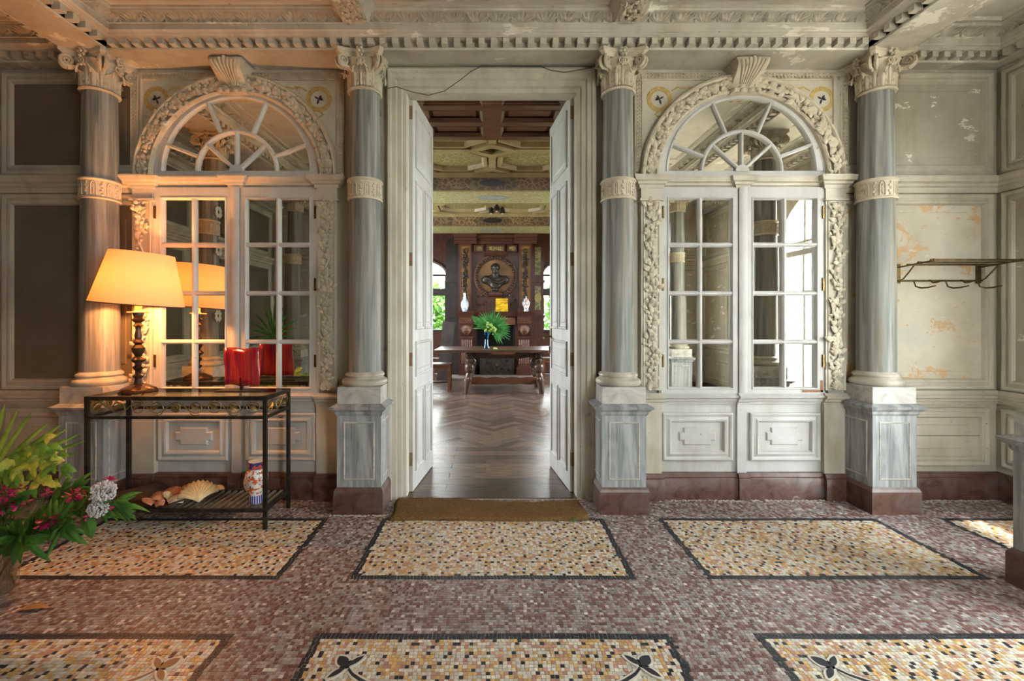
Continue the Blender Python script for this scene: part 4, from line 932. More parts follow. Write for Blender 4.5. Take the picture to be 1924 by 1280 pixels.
# fireback
fb = thing('fireback', 'cast iron fireback with scrolls in the hearth', 'fireback', (.13, 10.36, .012), 0)
MB().box(-.40, .40, 0, .42, 0, .03, MQ).build('plate', IRON, fb); MB().frame(-.40, .40, 0, .42, [(0,.03), (.005,.05), (.03,.05), (.035,.03)], MQ).build('rim', IRON, fb)
sc_ = MB()
for s in (-1, 1):
    for cx, cz, r in ((.19,.30,.09), (.25,.11,.07), (.10,.13,.06)): spiral(MB(), MQ @ TR(s*cx, cz, .035) @ RX(PI/2), r*.6, 1.5, .013, 18, s).build('scroll', IRON, fb, 60)
sc_.ball((0,.22,.04), (.04,.05,.02), 8, 5, MQ); sc_.build('mask', IRON, fb, 60)
# mantel ornaments
def vase(name, label, loc, prof, mat, group=None, n=20): 
    o = thing(name, label, 'vase', loc); MB().lathe(prof, n).build('body', mat, o, 60); return o
def porcelain(name, base, a, b, sc, d=None):
    m, n, l, bs = nodes_of(name)
    w1 = ramp(n, l, noise(n, l, sc, detail=4), [(.52, (0,0,0)), (.55, (1,1,1))]); w2 = ramp(n, l, noise(n, l, sc*.8, detail=4, off=(4,4,4)), [(.56, (0,0,0)), (.59, (1,1,1))])
    c = mixc(n, l, w2, mixc(n, l, w1, base, a), b); l.new(c, bs.inputs['Base Color']); bs.inputs['Roughness'].default_value = .15; return m
vase('porcelain_vase', 'slender pale blue bottle vase on the left of the mantelpiece', (-.61, 10.2, 1.476), [(.05,0), (.055,.02), (.09,.12), (.085,.2), (.04,.28), (.03,.36), (.035,.42), (.025,.42)], porcelain('blue_white_porcelain', (.55,.62,.68), (.25,.36,.55), (.7,.72,.72), 22))
v2 = vase('porcelain_jar', 'lidded blue and orange jar on the right of the mantelpiece', (.79, 10.2, 1.476), [(.05,0), (.06,.02), (.045,.05), (.085,.15), (.09,.21), (.06,.25), (.05,.27)], porcelain('imari_porcelain_b', (.62,.62,.58), (.12,.18,.38), (.55,.2,.06), 26))
MB().lathe([(.056,.268), (.05,.29), (.02,.31), (.012,.33), (.018,.345), (0,.35)], 16).build('lid', porcelain('imari_porcelain_c', (.62,.62,.58), (.12,.18,.38), (.55,.2,.06), 26), v2, 60)
yg = thing('glass_plaque', 'square yellow art glass panel on the mantelpiece', 'glass panel', (.235, 10.24, 1.476))
def streak(name, c1, c2, c3, st, sc=5, rough=.12):
    m, n, l, b = nodes_of(name); c = ramp(n, l, noise(n, l, sc, st, 4, .8), [(.32, c1), (.5, c2), (.68, c3)]); l.new(c, b.inputs['Base Color']); b.inputs['Roughness'].default_value = rough
    b.inputs['Coat Weight'].default_value = .5
    t = n.new('ShaderNodeBsdfTranslucent'); l.new(c, t.inputs[0]); x = n.new('ShaderNodeMixShader'); x.inputs[0].default_value = .35
    l.new(b.outputs[0], x.inputs[1]); l.new(t.outputs[0], x.inputs[2]); l.new(x.outputs[0], n['Material Output'].inputs[0]); return m
MB().box(-.14, .14, -.01, .01, .0, .30).build('glass', streak('yellow_glass', (.35,.15,.01), (.75,.50,.02), (.85,.68,.06), (1,1,5)), yg)
# dining table
tb = thing('refectory_table', 'long dark oak table with bulbous legs before the fireplace', 'table', (.22, 8.15, 0))
MB().box(-1.2, 1.2, -.55, .55, .73, .775).build('tabletop', WOODD, tb); MB().box(-.22, .18, -.565, -.545, .70, .735).build('drawer_runner', WOODX, tb)
for y in (-.40, .36):
    ap = MB(); V = [(u, .725) for u in (.66, -.66)]; low = [(-.66+1.32*i/24, .60+.035*abs(sin(i/24*PI*3))) for i in range(25)]
    ap.prism(V+low, 0, .04, AX((0,y+.04,0), (1,0,0), (0,0,1), (0,-1,0))); ap.build('apron', WOODD, tb)
for sx in (-1, 1):
    for sy in (-1, 1):
        L = MB(); x, y = sx*.60, sy*.38
        L.lathe([(.04,.36), (.06,.37), (.085,.42), (.092,.47), (.08,.52), (.05,.55), (.06,.57), (.062,.60), (.045,.62), (.07,.64), (.07,.73)], 18, TR(x, y, 0))
        L.tube([(x-sx*.0, y, .37), (x+sx*.015, y, .30), (x+sx*.03, y, .2), (x+sx*.045, y, .1), (x+sx*.05, y, .05)], [.055,.07,.062,.055,.05], 10); L.tube([(x+sx*.05, y, .06), (x+sx*.05, y, 0)], [.055,.045], 12)
        L.ball((x+sx*.07, y, .22), (.03,.04,.06), 8, 6); L.ball((x+sx*.0, y-.05, .26), (.04,.03,.05), 8, 6)
        L.build('leg', WOODD, tb, 50)
st_ = MB(); st_.prism([(-.62+1.24*i/30, .13-.018*abs(sin(i/30*PI*4))) for i in range(31)]+[(.62-1.24*i/30, .23+.02*abs(sin(i/30*PI*4))) for i in range(31)], -.03, .03, AX((0,0,0), (1,0,0), (0,0,1), (0,-1,0))); st_.box(-.66, -.6, -.38, .38, .14, .22); st_.box(.6, .66, -.38, .38, .14, .22); st_.build('stretcher', WOODX, tb)
bv = thing('blue_glass_vase', 'slender blue glass vase holding palm leaves on the oak table', 'vase', (-.09, 8.0, .775))
MB().lathe([(.055,0), (.05,.01), (.038,.08), (.03,.2), (.04,.30), (.037,.30), (.027,.2), (.034,.08), (.045,.014), (0,.012)], 16).build('glass', BLUEGL, bv, 60)
pl = thing('palm_bouquet', 'fan palm leaf with lime green flowers in the blue vase', 'bouquet', (-.09, 8.0, .80)); mbp = MB(); rnd = random.Random(3)
for k in range(34):
    a = math.radians(-70+250*k/33); L = rnd.uniform(.26, .38); c = Vector((.10, -.02, .33)); tip = c+Vector((cos(a)*L, rnd.uniform(-.12, .1), sin(a)*L)); mbp.blade(c, tip, .035, (0, -.02, .01), None, 4)
mbp.blade((.10,-.02,.32), (-.26,-.05,.56), .15, (0,-.02,-.03), None, 6); mbp.build('palm_leaf', LDARK, pl)
mbp = MB(); mbp.tube([(0,0,0), (.03,0,.2), (.10,-.02,.33)], .008, 5); mbp.build('stalk', LIME, pl)
fl_ = MB()
for k in range(26): fl_.ball((.07+rnd.uniform(-.09, .1), -.06+rnd.uniform(-.04, .03), .30+rnd.uniform(-.07, .14)), rnd.uniform(.015, .032), 6, 4)
fl_.build('flower', LIME, pl)
tag(MB().ball((0,0,.022), (.03,.03,.022), 8, 5).ball((.025,.01,.018), (.022,.02,.016), 8, 5).build('fallen_bud', LIME, None, 60, (.06, 7.68, .775)), 'small lime green bud lying on the table edge', 'bud')
def stool(name, label, loc, w, d, h, rz=0):
    o = thing(name, label, 'stool', loc, rz); MB().box(-w/2, w/2, -d/2, d/2, h-.035, h).build('seat', WOODD, o); MB().box(-w/2+.03, w/2-.03, -d/2+.03, d/2-.03, h-.10, h-.035).build('apron', WOODX, o)
    for sx in (-1, 1):
        for sy in (-1, 1): MB().frust((sx*(w/2-.035)-.022, sx*(w/2-.035)+.022, sy*(d/2-.035)-.022, sy*(d/2-.035)+.022, 0), (sx*(w/2-.035)-.026, sx*(w/2-.035)+.026, sy*(d/2-.035)-.026, sy*(d/2-.035)+.026, h-.035)).build('leg', WOODX, o)
    MB().box(-w/2+.03, w/2-.03, -.015, .015, .14, .17).build('stretcher', WOODB, o)
    for sx in (-1, 1): MB().box(sx*(w/2-.035)-.013, sx*(w/2-.035)+.013, -d/2+.03, d/2-.03, .10, .13).build('stretcher', WOODB, o)
    return o
stool('bench', 'dark wooden bench left of the oak table, nearest the door', (-1.20, 8.15, 0), .95, .36, .50); stool('stool', 'small wooden stool under the left window by the chimney', (-1.10, 9.7, 0), .42, .36, .46)
stool('carved_stool', 'small carved stool right of the oak table', (1.22, 9.6, 0), .30, .30, .48)
lp = MB().box(-.13, .13, -.02, .02, 0, 1.25).build('board', WOODB, None, None, (-1.02, 9.35, .01)); lp.rotation_euler = (-.16, .09, 0); tag(lp, 'dark wooden board leaning beside the left window', 'board')
ch = thing('ceiling_lamp', 'black ceiling lamp with three bulbs over the oak table', 'lamp', (.10, 8.4, 3.55))
MB().lathe([(.06,0), (.07,-.03), (.03,-.06), (.02,-.10), (.05,-.13), (.06,-.16), (.0,-.18)], 14).build('stem', BRONZE, ch, 50)
for k in range(3):
    a = 2*PI*k/3+.5; MB().tube([(0,0,-.13), (.07*cos(a), .07*sin(a), -.17), (.12*cos(a), .12*sin(a), -.14)], .012, 6).build('arm', BRONZE, ch, 60)
    MB().lathe([(.018,0), (.05,-.05), (.06,-.11), (.05,-.12)], 12, TR(.12*cos(a), .12*sin(a), -.13)).build('shade', BRONZE, ch, 50); MB().ball((.12*cos(a), .12*sin(a), -.225), (.03,.03,.04), 8, 6).build('bulb', MAT('bulb_glass', (.55,.5,.4), rough=.1), ch, 60)
# ------------------------------------------------------------------ outdoors
OUTG = MAT('lawn', (.06,.13,.02), (.12,.2,.04), 2, .9)
tag(MB().box(-30, 30, 11.1, 40, -.6, -.4).build('ground_garden', OUTG), 'green lawn outside the far windows', 'lawn', kind='structure')
GRAV = MAT('gravel', (.42,.38,.32), (.55,.51,.44), 20, .9)
tag(MB().box(3.95, 30, -20, 11, -.3, -.13).box(-30, 3.95, -20, -1.5, -.3, -.13).build('ground_court', GRAV), 'pale gravel outside the garden door', 'ground', kind='structure')
def tree(loc, r, seed, label, n=2600):
    o = thing('tree', label, 'tree', loc, group='garden trees'); mb = MB(); rnd = random.Random(seed)
    for k in range(n):
        v = Vector((rnd.gauss(0,1), rnd.gauss(0,1), rnd.gauss(0,1))).normalized()*(rnd.random()**.33); p = Vector((v.x*r, v.y*r, r*1.0+.6+v.z*r*1.15)); d = Vector((rnd.gauss(0,1), rnd.gauss(0,1), rnd.gauss(0,1))).normalized()*.16
        q = d.cross(Vector((rnd.gauss(0,1), rnd.gauss(0,1), rnd.gauss(0,1)))).normalized()*.06
        mb.add([p-d, p+q, p+d, p-q], [(0,1,2,3)])
    mb.build('foliage', TREE, o, stuff=True); MB().tube([(0,0,-.5), (.05,0,.8), (-.05,.05,r*1.6)], [.16,.12,.05], 8).build('trunk', BARK, o, 60)
for k, (x, y, r) in enumerate(((-2.6, 15.5, 1.25), (-4.9, 18.8, 1.9), (3.0, 15.2, 1.3), (4.6, 18.5, 1.9), (-1.0, 21, 1.6))):
    tree((x, y, -.4), r, k+1, ('leafy green tree outside the left far window', 'taller tree behind it outside the left far window', 'leafy green tree outside the right far window', 'taller tree behind it outside the right far window', 'distant tree hidden beyond the chimney')[k])
tree((9.5, 1.6, -.2), 1.6, 9, 'garden tree reflected in the right mirror through the glazed door')

# ------------------------------------------------------------------ console table
ct = thing('console_table', 'black iron console table with glass top and gilded vine apron', 'table', (-1.95, 2.925, 0))
CX0, CX1, CY0, CY1 = -.55, .55, -.16, .155; q = .0105
for x in (CX0, CX1):
    for y in (CY0, CY1): MB().box(x-q, x+q, y-q, y+q, 0, .823).build('leg', IRON, ct)
def ringframe(z, t=.009, h=.009): 
    m = MB(); m.box(CX0, CX1, CY0-t, CY0+t, z-h, z+h); m.box(CX0, CX1, CY1-t, CY1+t, z-h, z+h); m.box(CX0-t, CX0+t, CY0, CY1, z-h, z+h); m.box(CX1-t, CX1+t, CY0, CY1, z-h, z+h); return m
ringframe(.811, .012, .012).build('top_frame', IRON, ct); ringframe(.692).build('apron_rail', IRON, ct); ringframe(.119, .01, .01).build('shelf_frame', IRON, ct)
MB().box(CX0+.012, CX1-.012, CY0+.012, CY1-.012, .814, .822).build('glass_top', TABLEGLASS, ct)
SLAT = MAT('grey_shelf_slat', (.20,.17,.13), (.34,.30,.24), 18, .4, metal=.4)
sm = MB().box(-.008, .008, CY0+.01, CY1-.01, .112, .126).mesh('slat', SLAT)
for k in range(24): OBJ('slat', sm, ct, (CX0+.04+k*(CX1-CX0-.08)/23, 0, 0))
def vine(par, M, L, n):
    mb = MB(); lf = MB(); st = L/n
    for k in range(n):
        u = -L/2+st*(k+.5); e = 1 if k % 2 else -1; f = 1 if u > 0 else -1
        if abs(u) < st*.4:
            fl = MB()
            for j in range(12): a = 2*PI*j/12; fl.ball((u+.023*cos(a), .752+.023*sin(a), .004), (.009,.009,.005), 6, 4, M)
            fl.arc([(.016,.004), (.014,.012), (.008,.012), (.006,.004)], 0, 2*PI, 12, M @ TR(u, 0, 0), .752); fl.build('vine_flower', GOLDIRON, par, 50)
        else:
            pts = [(u+.040*cos(a)*f, .752-e*.008+.040*sin(a), 0) for a in np.linspace(-.4, 2*PI*.85, 20)]; mb.tube(pts, .0028, 5, M)
            p = M @ Vector((u-.0, .757, .003)); MB().blade(p+M.to_3x3() @ Vector((-.024*f, .018, 0)), p+M.to_3x3() @ Vector((.028*f, -.02, 0)), .028, M.to_3x3() @ Vector((0,0,.006)), None, 5, -.3).build('vine_leaf', GOLDIRON, par)
    mb.tube([(-L/2+L*i/60, .752+.034*sin(i/60*PI*n), 0) for i in range(61)], .003, 5, M)
    mb.build('vine_scroll', GOLDIRON, par, 60)
vine(ct, AX((0, CY0, 0), (1,0,0), (0,0,1), (0,-1,0)), 1.07, 9); vine(ct, AX((CX1, 0, 0), (0,1,0), (0,0,1), (1,0,0)), .30, 3); vine(ct, AX((CX0, 0, 0), (0,-1,0), (0,0,1), (-1,0,0)), .30, 3)

# ------------------------------------------------------------------ table lamp
LX, LY, LZ = -2.315, 2.93, .822
lm = thing('table_lamp', 'lit table lamp with orange shade on turned wooden stem', 'lamp', (LX, LY, LZ))
TURN = MAT('turned_dark_wood', (.022,.012,.008), (.07,.033,.016), 9, .22, stretch=(1,1,5), lo=.3, hi=.7)
MB().lathe([(0,0), (.105,0), (.108,.008), (.10,.022), (.088,.03), (.07,.038), (.05,.05), (.03,.056)], 32).build('base', TURN, lm, 40)
MB().lathe([(.028,.05), (.022,.07), (.018,.09), (.030,.10), (.032,.11), (.018,.12), (.017,.14), (.028,.155), (.033,.165), (.018,.178), (.020,.19), (.040,.205), (.043,.215), (.030,.228), (.020,.236), (.024,.25), (.036,.27), (.038,.29), (.026,.305), (.020,.315), (.030,.325), (.026,.335), (.018,.345), (.021,.37), (.014,.41), (.016,.425), (.030,.435), (.022,.445), (.018,.455), (.034,.468), (.036,.478), (.024,.49), (.032,.515), (.030,.52)], 24).build('stem', TURN, lm, 40)
MB().lathe([(.0,.518), (.055,.518), (.062,.522), (.06,.528), (.03,.526), (.02,.535), (.02,.575), (.014,.58)], 24).build('drip_pan', MAT('aged_ivory_metal', (.45,.33,.16), (.55,.42,.22), 20, .4), lm, 40)
sh, n, l, b = nodes_of('lampshade_parchment'); n.remove(b)
df = n.new('ShaderNodeBsdfDiffuse'); df.inputs[0].default_value = (.55,.40,.25,1); tl = n.new('ShaderNodeBsdfTranslucent'); tl.inputs[0].default_value = (.90,.60,.30,1); mx = n.new('ShaderNodeMixShader'); mx.inputs[0].default_value = .072
l.new(df.outputs[0], mx.inputs[1]); l.new(tl.outputs[0], mx.inputs[2]); l.new(mx.outputs[0], n['Material Output'].inputs[0])
shd = MB().lathe([(.255,0), (.175,.335)], 48, cap=False).build('shade', sh, lm, 80); shd.matrix_local = TR(.0, 0, .575) @ RY(.085)
MB().lathe([(.2565,-.002), (.2575,.004), (.253,.004), (.252,-.002), (.2565,-.002)], 48).build('shade_trim', MAT('shade_binding', (.06,.03,.02)), shd)
MB().tube([(0,0,.575), (0,0,.64)], .012, 8).build('socket', BRASS, lm); bulbm, n, l, b = nodes_of('lit_bulb'); n.remove(b); em = n.new('ShaderNodeEmission'); em.inputs[0].default_value = (1,.6,.25,1); em.inputs[1].default_value = 4; tp = n.new('ShaderNodeBsdfTransparent'); ad = n.new('ShaderNodeAddShader'); l.new(em.outputs[0], ad.inputs[0]); l.new(tp.outputs[0], ad.inputs[1]); l.new(ad.outputs[0], n['Material Output'].inputs[0])
MB().ball((0,0,.69), (.03,.03,.04), 12, 8).build('bulb', bulbm, lm, 60)
pl_ = bpy.data.lights.new('lamp_light', 'POINT'); pl_.energy = 26; pl_.color = (1,.40,.12); pl_.shadow_soft_size = .03
po = bpy.data.objects.new('lamp_light', pl_); COL.objects.link(po); po.location = (LX, LY, LZ+.70)

# ------------------------------------------------------------------ red glass plaque, imari vase, tray of shells
rg = thing('red_glass_plaque', 'red and purple streaked art glass panel standing on the console table', 'glass panel', (-1.67, 2.985, .822), .0)
mb = MB(); V = []; Q = []; nu = 16
for j in range(7):
    for i in range(nu+1):
        u = i/nu; V.append((-.125+.25*u+.004*sin(j), .012*sin(u*PI*2+.4)-.03*(u-.5), .035+.25*j/6+.004*sin(u*9+j)))
for j in range(6):
    for i in range(nu): a = j*(nu+1)+i; Q.append((a, a+1, a+nu+2, a+nu+1))
gl = mb.add(V, Q).build('glass', streak('red_streaked_glass', (.10,.015,.09), (.42,.01,.03), (.55,.06,.05), (9,9,.9), 3, .1), rg, 60); sd = gl.modifiers.new('thick', 'SOLIDIFY'); sd.thickness = .009
MB().box(-.15, .16, -.05, .05, 0, .006).build('stand_base', WOODB, rg); MB().box(-.008, .008, -.004, .012, 0, .09).build('stand_post', IRON, rg)
iv = thing('imari_vase', 'small orange, blue and white porcelain vase on the lower shelf', 'vase', (-1.51, 2.875, .126))
prf = [(.042,0), (.046,.01), (.044,.05), (.050,.07), (.064,.12), (.068,.16), (.062,.195), (.050,.21), (.050,.215), (.053,.245), (.053,.262), (.048,.262), (.046,.22), (.055,.19), (.05,.1), (0,.02)]
def imari():
    m, n, l, b = nodes_of('imari_porcelain'); t = n.new('ShaderNodeTexCoord'); sp = n.new('ShaderNodeSeparateXYZ'); l.new(t.outputs['Object'], sp.inputs[0])
    w1 = ramp(n, l, noise(n, l, 42, detail=3), [(.50, (0,0,0)), (.53, (1,1,1))]); w2 = ramp(n, l, noise(n, l, 30, detail=3, off=(3,3,3)), [(.60, (0,0,0)), (.63, (1,1,1))])
    c = mixc(n, l, w2, mixc(n, l, w1, (.72,.70,.66), (.62,.12,.03)), (.04,.07,.30))
    at = n.new('ShaderNodeMath'); at.operation = 'ARCTAN2'; l.new(sp.outputs[1], at.inputs[0]); l.new(sp.outputs[0], at.inputs[1])
    sn = n.new('ShaderNodeMath'); sn.operation = 'MULTIPLY'; l.new(at.outputs[0], sn.inputs[0]); sn.inputs[1].default_value = 20
    s2 = n.new('ShaderNodeMath'); s2.operation = 'SINE'; l.new(sn.outputs[0], s2.inputs[0]); stripes = ramp(n, l, s2.outputs[0], [(.3, (.04,.08,.38)), (.5, (.7,.7,.7))])
    zr = n.new('ShaderNodeMapRange'); zr.inputs[1].default_value = 0; zr.inputs[2].default_value = .262; l.new(sp.outputs[2], zr.inputs[0])
    low = ramp(n, l, zr.outputs[0], [(.19, (1,1,1)), (.20, (0,0,0))]); nk = ramp(n, l, zr.outputs[0], [(.83, (0,0,0)), (.84, (1,1,1))])
    c = mixc(n, l, low, c, stripes); c = mixc(n, l, nk, c, mixc(n, l, w1, (.03,.05,.22), (.55,.09,.03)))
    l.new(c, b.inputs['Base Color']); b.inputs['Roughness'].default_value = .12; return m
MB().lathe(prf, 28).build('body', imari(), iv, 50); MB().lathe([(.048,.2625), (.044,.255), (.03,.25), (0,.248)], 24).build('inside', MAT('white_porcelain', (.62,.65,.64), rough=.15), iv)
po_ = MB().prism([(.032*cos(a)*(1+.12*cos(4*a)), .135+.045*sin(a)) for a in np.linspace(0, 2*PI, 24)[:-1]], .0635, .0665, RZ(-.6) @ MQ); po_.build('medallion', MAT('medallion_glaze', (.70,.68,.62), (.35,.42,.30), 60, .15, wear=(.6,.1,.03), wlo=.55, whi=.58, wscale=55), iv)
ty = thing('wooden_tray', 'long dark upturned wooden tray on the lower shelf', 'tray', (-2.10, 2.925, .127), 0)
mb = MB(); V = []; Q = []
for i in range(13):
    u = -1+2*i/12; x = u*.27; z = .002+.055*max(0, abs(u)-.55)/.45 if u < 0 else .002+.035*max(0, abs(u)-.6)/.4
    for y in (-.145, 0, .135): V.append((x+y*.75*1.0, y, z))
for i in range(12):
    for j in range(2): Q.append((i*3+j, i*3+3+j, i*3+4+j, i*3+1+j))
to = mb.add(V, Q).build('tray', MAT('dark_tray_wood', (.03,.015,.009), (.09,.042,.02), 8, .35), ty, 40); sd = to.modifiers.new('thick', 'SOLIDIFY'); sd.thickness = .009; sd.offset = 1
def scallop(w, h, th, ribs=13, n=8, flute=.12):
    mb = MB(); V = []; Q = []; nu = ribs*2
    for j in range(n+1):
        t = j/n
        for i in range(nu+1):
            a = math.radians(20+140*i/nu); r = t*(1+.03*(i % 2)); hh = th*sin(PI*min(1, t*.62+.15))*(.35+.65*sin(a)) + flute*th*(i % 2)*t
            V.append((w*.62*r*cos(a), h*(r*sin(a)-.42), hh))
    for j in range(n):
        for i in range(nu): b_ = j*(nu+1)+i; Q.append((b_, b_+1, b_+nu+2, b_+nu+1))
    return mb.add(V, Q)
def shellmat(nm, a, b): return MAT(nm, a, b, 30, .6, lo=.3, hi=.7)
SH = [('scallop_shell', 'large cream ribbed scallop shell, biggest in the tray', 373, 927, .19, .17, .055, (.62,.46,.24), (.76,.62,.40), .045, .6),
      ('clam_shell', 'smooth white oval clam shell at the front of the tray', 331, 943, .115, .085, .035, (.55,.47,.38), (.70,.64,.55), .012, -.3),
      ('sea_snail_shell', 'small cream knobbly shell beside the clam', 314, 935, .07, .06, .04, (.58,.46,.24), (.70,.60,.38), .02, 1.9),
      ('orange_shell', 'orange fan shell at the front left corner of the tray', 280, 946, .10, .08, .03, (.48,.17,.08), (.62,.30,.17), .012, 2.2),
      ('orange_shell', 'upright orange fan shell next to the knobbly shell', 299, 937, .08, .08, .04, (.50,.16,.07), (.62,.28,.15), .02, .9),
      ('orange_shell', 'small orange shell lying before the upright one', 301, 948, .07, .05, .025, (.46,.18,.10), (.60,.32,.20), .012, -.4),
      ('orange_shell', 'red-orange shell heaped at the back of the tray', 325, 926, .11, .08, .035, (.45,.12,.06), (.58,.24,.13), .03, .2),
      ('orange_shell', 'dark red shell touching the big scallop', 344, 923, .08, .06, .03, (.36,.09,.06), (.5,.18,.11), .035, -.8),
      ('clam_shell', 'ochre shell tucked under the big scallop', 348, 930, .07, .06, .03, (.48,.27,.09), (.6,.38,.15), .02, 1.2),
      ('clam_shell', 'brown oval shell behind the big scallop', 362, 914, .12, .06, .035, (.45,.28,.13), (.58,.4,.22), .045, .1),
      ('clam_shell', 'tan oval shell at the back right of the tray', 409, 915, .085, .05, .03, (.48,.30,.13), (.6,.42,.22), .055, .0)]
for nm, lb, px, py, w, h, th, a, b_, dz, rot in SH:
    p = Pz(px, py, .135+dz); o = scallop(w, h, th, 11 if 'clam' not in nm else 15, 8, .25 if 'scallop' in nm else (.02 if 'clam' in nm else .14)).build(nm, shellmat(nm, a, b_), None, 70, (p.x, p.y, .133+dz*.55)); o.rotation_euler = (.35, 0, rot); tag(o, lb, 'shell', 'shells in the tray')
    sd = o.modifiers.new('thick', 'SOLIDIFY'); sd.thickness = .004

# ------------------------------------------------------------------ door mat, coat rack, cable, debris
V = []; Q = []; nu, nv = 60, 14; mb = MB()
for j in range(nv+1):
    for i in range(nu+1):
        u, v = i/nu, j/nv; x = -.665+1.29*u+.01*sin(v*5); y = 2.872+.27*v+.008*sin(u*7)
        z = .020+.010*sin(u*5+1)*v+.014*math.exp(-((u-.27-.1*v)/.02)**2)*(v < .4)*(1-v)+.012*math.exp(-((u-.74+.04*v)/.015)**2)*(v < .4)+.004*sin(u*40)*sin(v*9)+.02*v
        if j in (0, nv) or i in (0, nu): z *= .45
        V.append((x, y, z))
for j in range(nv):
    for i in range(nu): a = j*(nu+1)+i; Q.append((a, a+1, a+nu+2, a+nu+1))
mat_o = thing('doormat', 'worn brown coir doormat on the threshold', 'doormat', (0,0,0))
mm = mb.add(V, Q).build('coir_mat', COIR, mat_o, 60); sd = mm.modifiers.new('thick', 'SOLIDIFY'); sd.thickness = .016; sd.offset = -1
fz = MB(); rnd = random.Random(8)
for k in range(5200):
    u, v = rnd.random(), rnd.random(); i, j = int(u*nu), int(v*nv); p = Vector(V[j*(nu+1)+i]); p = p+Vector((rnd.uniform(0,.021), rnd.uniform(0,.019), -.002)); d = Vector((rnd.uniform(-.006,.006), rnd.uniform(-.006,.006), .009)); s_ = Vector((.0013,.0006,0))
    fz.add([p-s_, p+s_, p+d], [(0,1,2)])
fz.build('coir_pile', COIR, mat_o, stuff=True)

cr = thing('coat_rack', 'tarnished brass wall coat rack with shelf bars and hooks', 'coat rack', (3.24, 3.252, 1.62))
for x in (-.29, .295):
    br = MB(); br.box(x-.014, x+.014, -.012, .0, -.06, .08); br.tube([(x,-.008,.055), (x,-.10,.062), (x,-.20,.068), (x,-.268,.072)], .0055, 6); br.tube([(x,-.012,-.045), (x,-.05,-.03), (x,-.09,.01), (x,-.13,.055)], .005, 6); br.ball((x,-.27,.075), .011, 8, 5); br.build('bracket', BRASS, cr, 60)
for y, z in ((-.268,.076), (-.18,.071), (-.10,.065)): MB().tube([(-.31,y,z), (.315,y,z)], .0068, 8).build('shelf_bar', BRASS, cr, 60)
MB().tube([(-.30,-.018,-.042), (.31,-.018,-.042)], .0065, 8).build('hook_rail', BRASS, cr, 60)
for x, big in ((-.19, 1), (-.075, 0), (.04, 1), (.155, 0), (.27, 1)):
    k = 1 if big else .55; MB().tube([(x,-.018,-.036), (x,-.030,-.05*k-.012), (x,-.038,-.075*k-.01), (x+.008*k,-.06*k-.01,-.088*k-.01), (x+.02*k,-.11*k,-.088*k-.008), (x+.034*k,-.15*k,-.078*k-.008)], [.004,.0045,.005,.006,.007,.004], 6).build('hook', BRASS, cr, 60)

cab = MB(); path = [(728,166), (745,163), (775,173), (805,179), (835,171), (865,150), (885,134), (905,124), (960,123), (1015,124), (1035,132), (1060,136), (1085,132), (1112,127)]
pts = [P(x, y, 3.175) for x, y in path]; cab.tube([tuple(p) for p in pts], .0028, 5)
tag(cab.build('loose_cable', MAT('cable_grey', (.05,.045,.04)), None, 60), 'thin grey cable drooping across the door casing', 'cable')
dl = MB(); c = Pz(1078, 983, .0); dl.blade(c+Vector((-.03,0,.006)), c+Vector((.04,.01,.008)), .03, (0,0,.012), (0,1,0), 5); tag(dl.build('fallen_leaf', LGREEN), 'small green leaf on the floor by the mat corner', 'leaf')
for k, (px, py, L, m, lb) in enumerate(((395, 978, .035, 'b', 'brown dry leaf under the console table edge'), (278, 1015, .03, 'r', 'dark red petal on the mosaic below the table'), (60, 1150, .12, 'b', 'dry brown leaf strip on the floor near the glass vase'), (1254, 962, .025, 'b', 'tiny brown chip on the floor by the right door pedestal'))):
    c = Pz(px, py, 0); q_ = MB(); q_.blade(c+Vector((-L/2,0,.006)), c+Vector((L/2,.02,.007)), L*.35, (0,0,.008), (0,1,0), 4); tag(q_.build('dry_leaf', MAT('dry_leaf', (.30,.15,.05), (.4,.22,.08), 30) if m == 'b' else PINK), lb, 'leaf')
pc = MB(); rnd = random.Random(12)
for k in range(420):
    i = rnd.choice((0, 0, 1, 2)); x = (rnd.uniform(1.0, 2.5), rnd.uniform(-1.07, -.70), rnd.uniform(2.9, 3.65))[i]; y = (3.205-abs(rnd.gauss(0,.02)), 2.955-abs(rnd.gauss(0,.012)), 3.2-abs(rnd.gauss(0,.02)))[i]; s_ = rnd.uniform(.002, .007)
    pc.box(x-s_, x+s_, y-s_*.7, y+s_*.7, .003, .003+s_*.6)
tag(pc.build('plaster_crumbs', MAT('plaster', (.55,.5,.42)), None), 'plaster crumbs and dust along the skirting', 'debris', kind='stuff')

# ------------------------------------------------------------------ flower vase in the left foreground
VXc, VYc = -2.27, 2.03
gv = thing('glass_vase', 'tall clear glass vase with flared wavy rim on the floor at left', 'vase', (VXc, VYc, .004))
wob = lambda a, z: 1+(.10*cos(6*a)*max(0, (z-.2)/.28)) if z > .2 else 1+.03*cos(6*a)
MB().lathe([(.085,0), (.092,.01), (.085,.04), (.088,.12), (.105,.24), (.142,.36), (.195,.46), (.212,.485), (.203,.480), (.133,.36), (.096,.24), (.080,.12), (.072,.05), (0,.045)], 48, None, wob=wob).build('glass', VGLASS, gv, 60)
MB().lathe([(.072,.05), (.079,.12), (.086,.20), (0,.20)], 24).build('water', pane_mat('water', (.70,.78,.66)), gv, 60)
rnd = random.Random(21); base = Vector((VXc, VYc, .06))
def branch(name, label, cat, group=None):
    return thing(name, label, cat, tuple(base), group=group)
def stem(par, tip, r=.005, mid=None):
    t = Vector(tip)-base; m = Vector(mid)-base if mid is not None else Vector((t.x*.35, t.y*.35, t.z*.6)); pts = [Vector((0,0,0)).lerp(m, s).lerp(m.lerp(t, s), s) for s in np.linspace(0, 1, 10)]
    MB().tube([tuple(p) for p in pts], r, 5).build('stem', STEM, par, 60); return pts
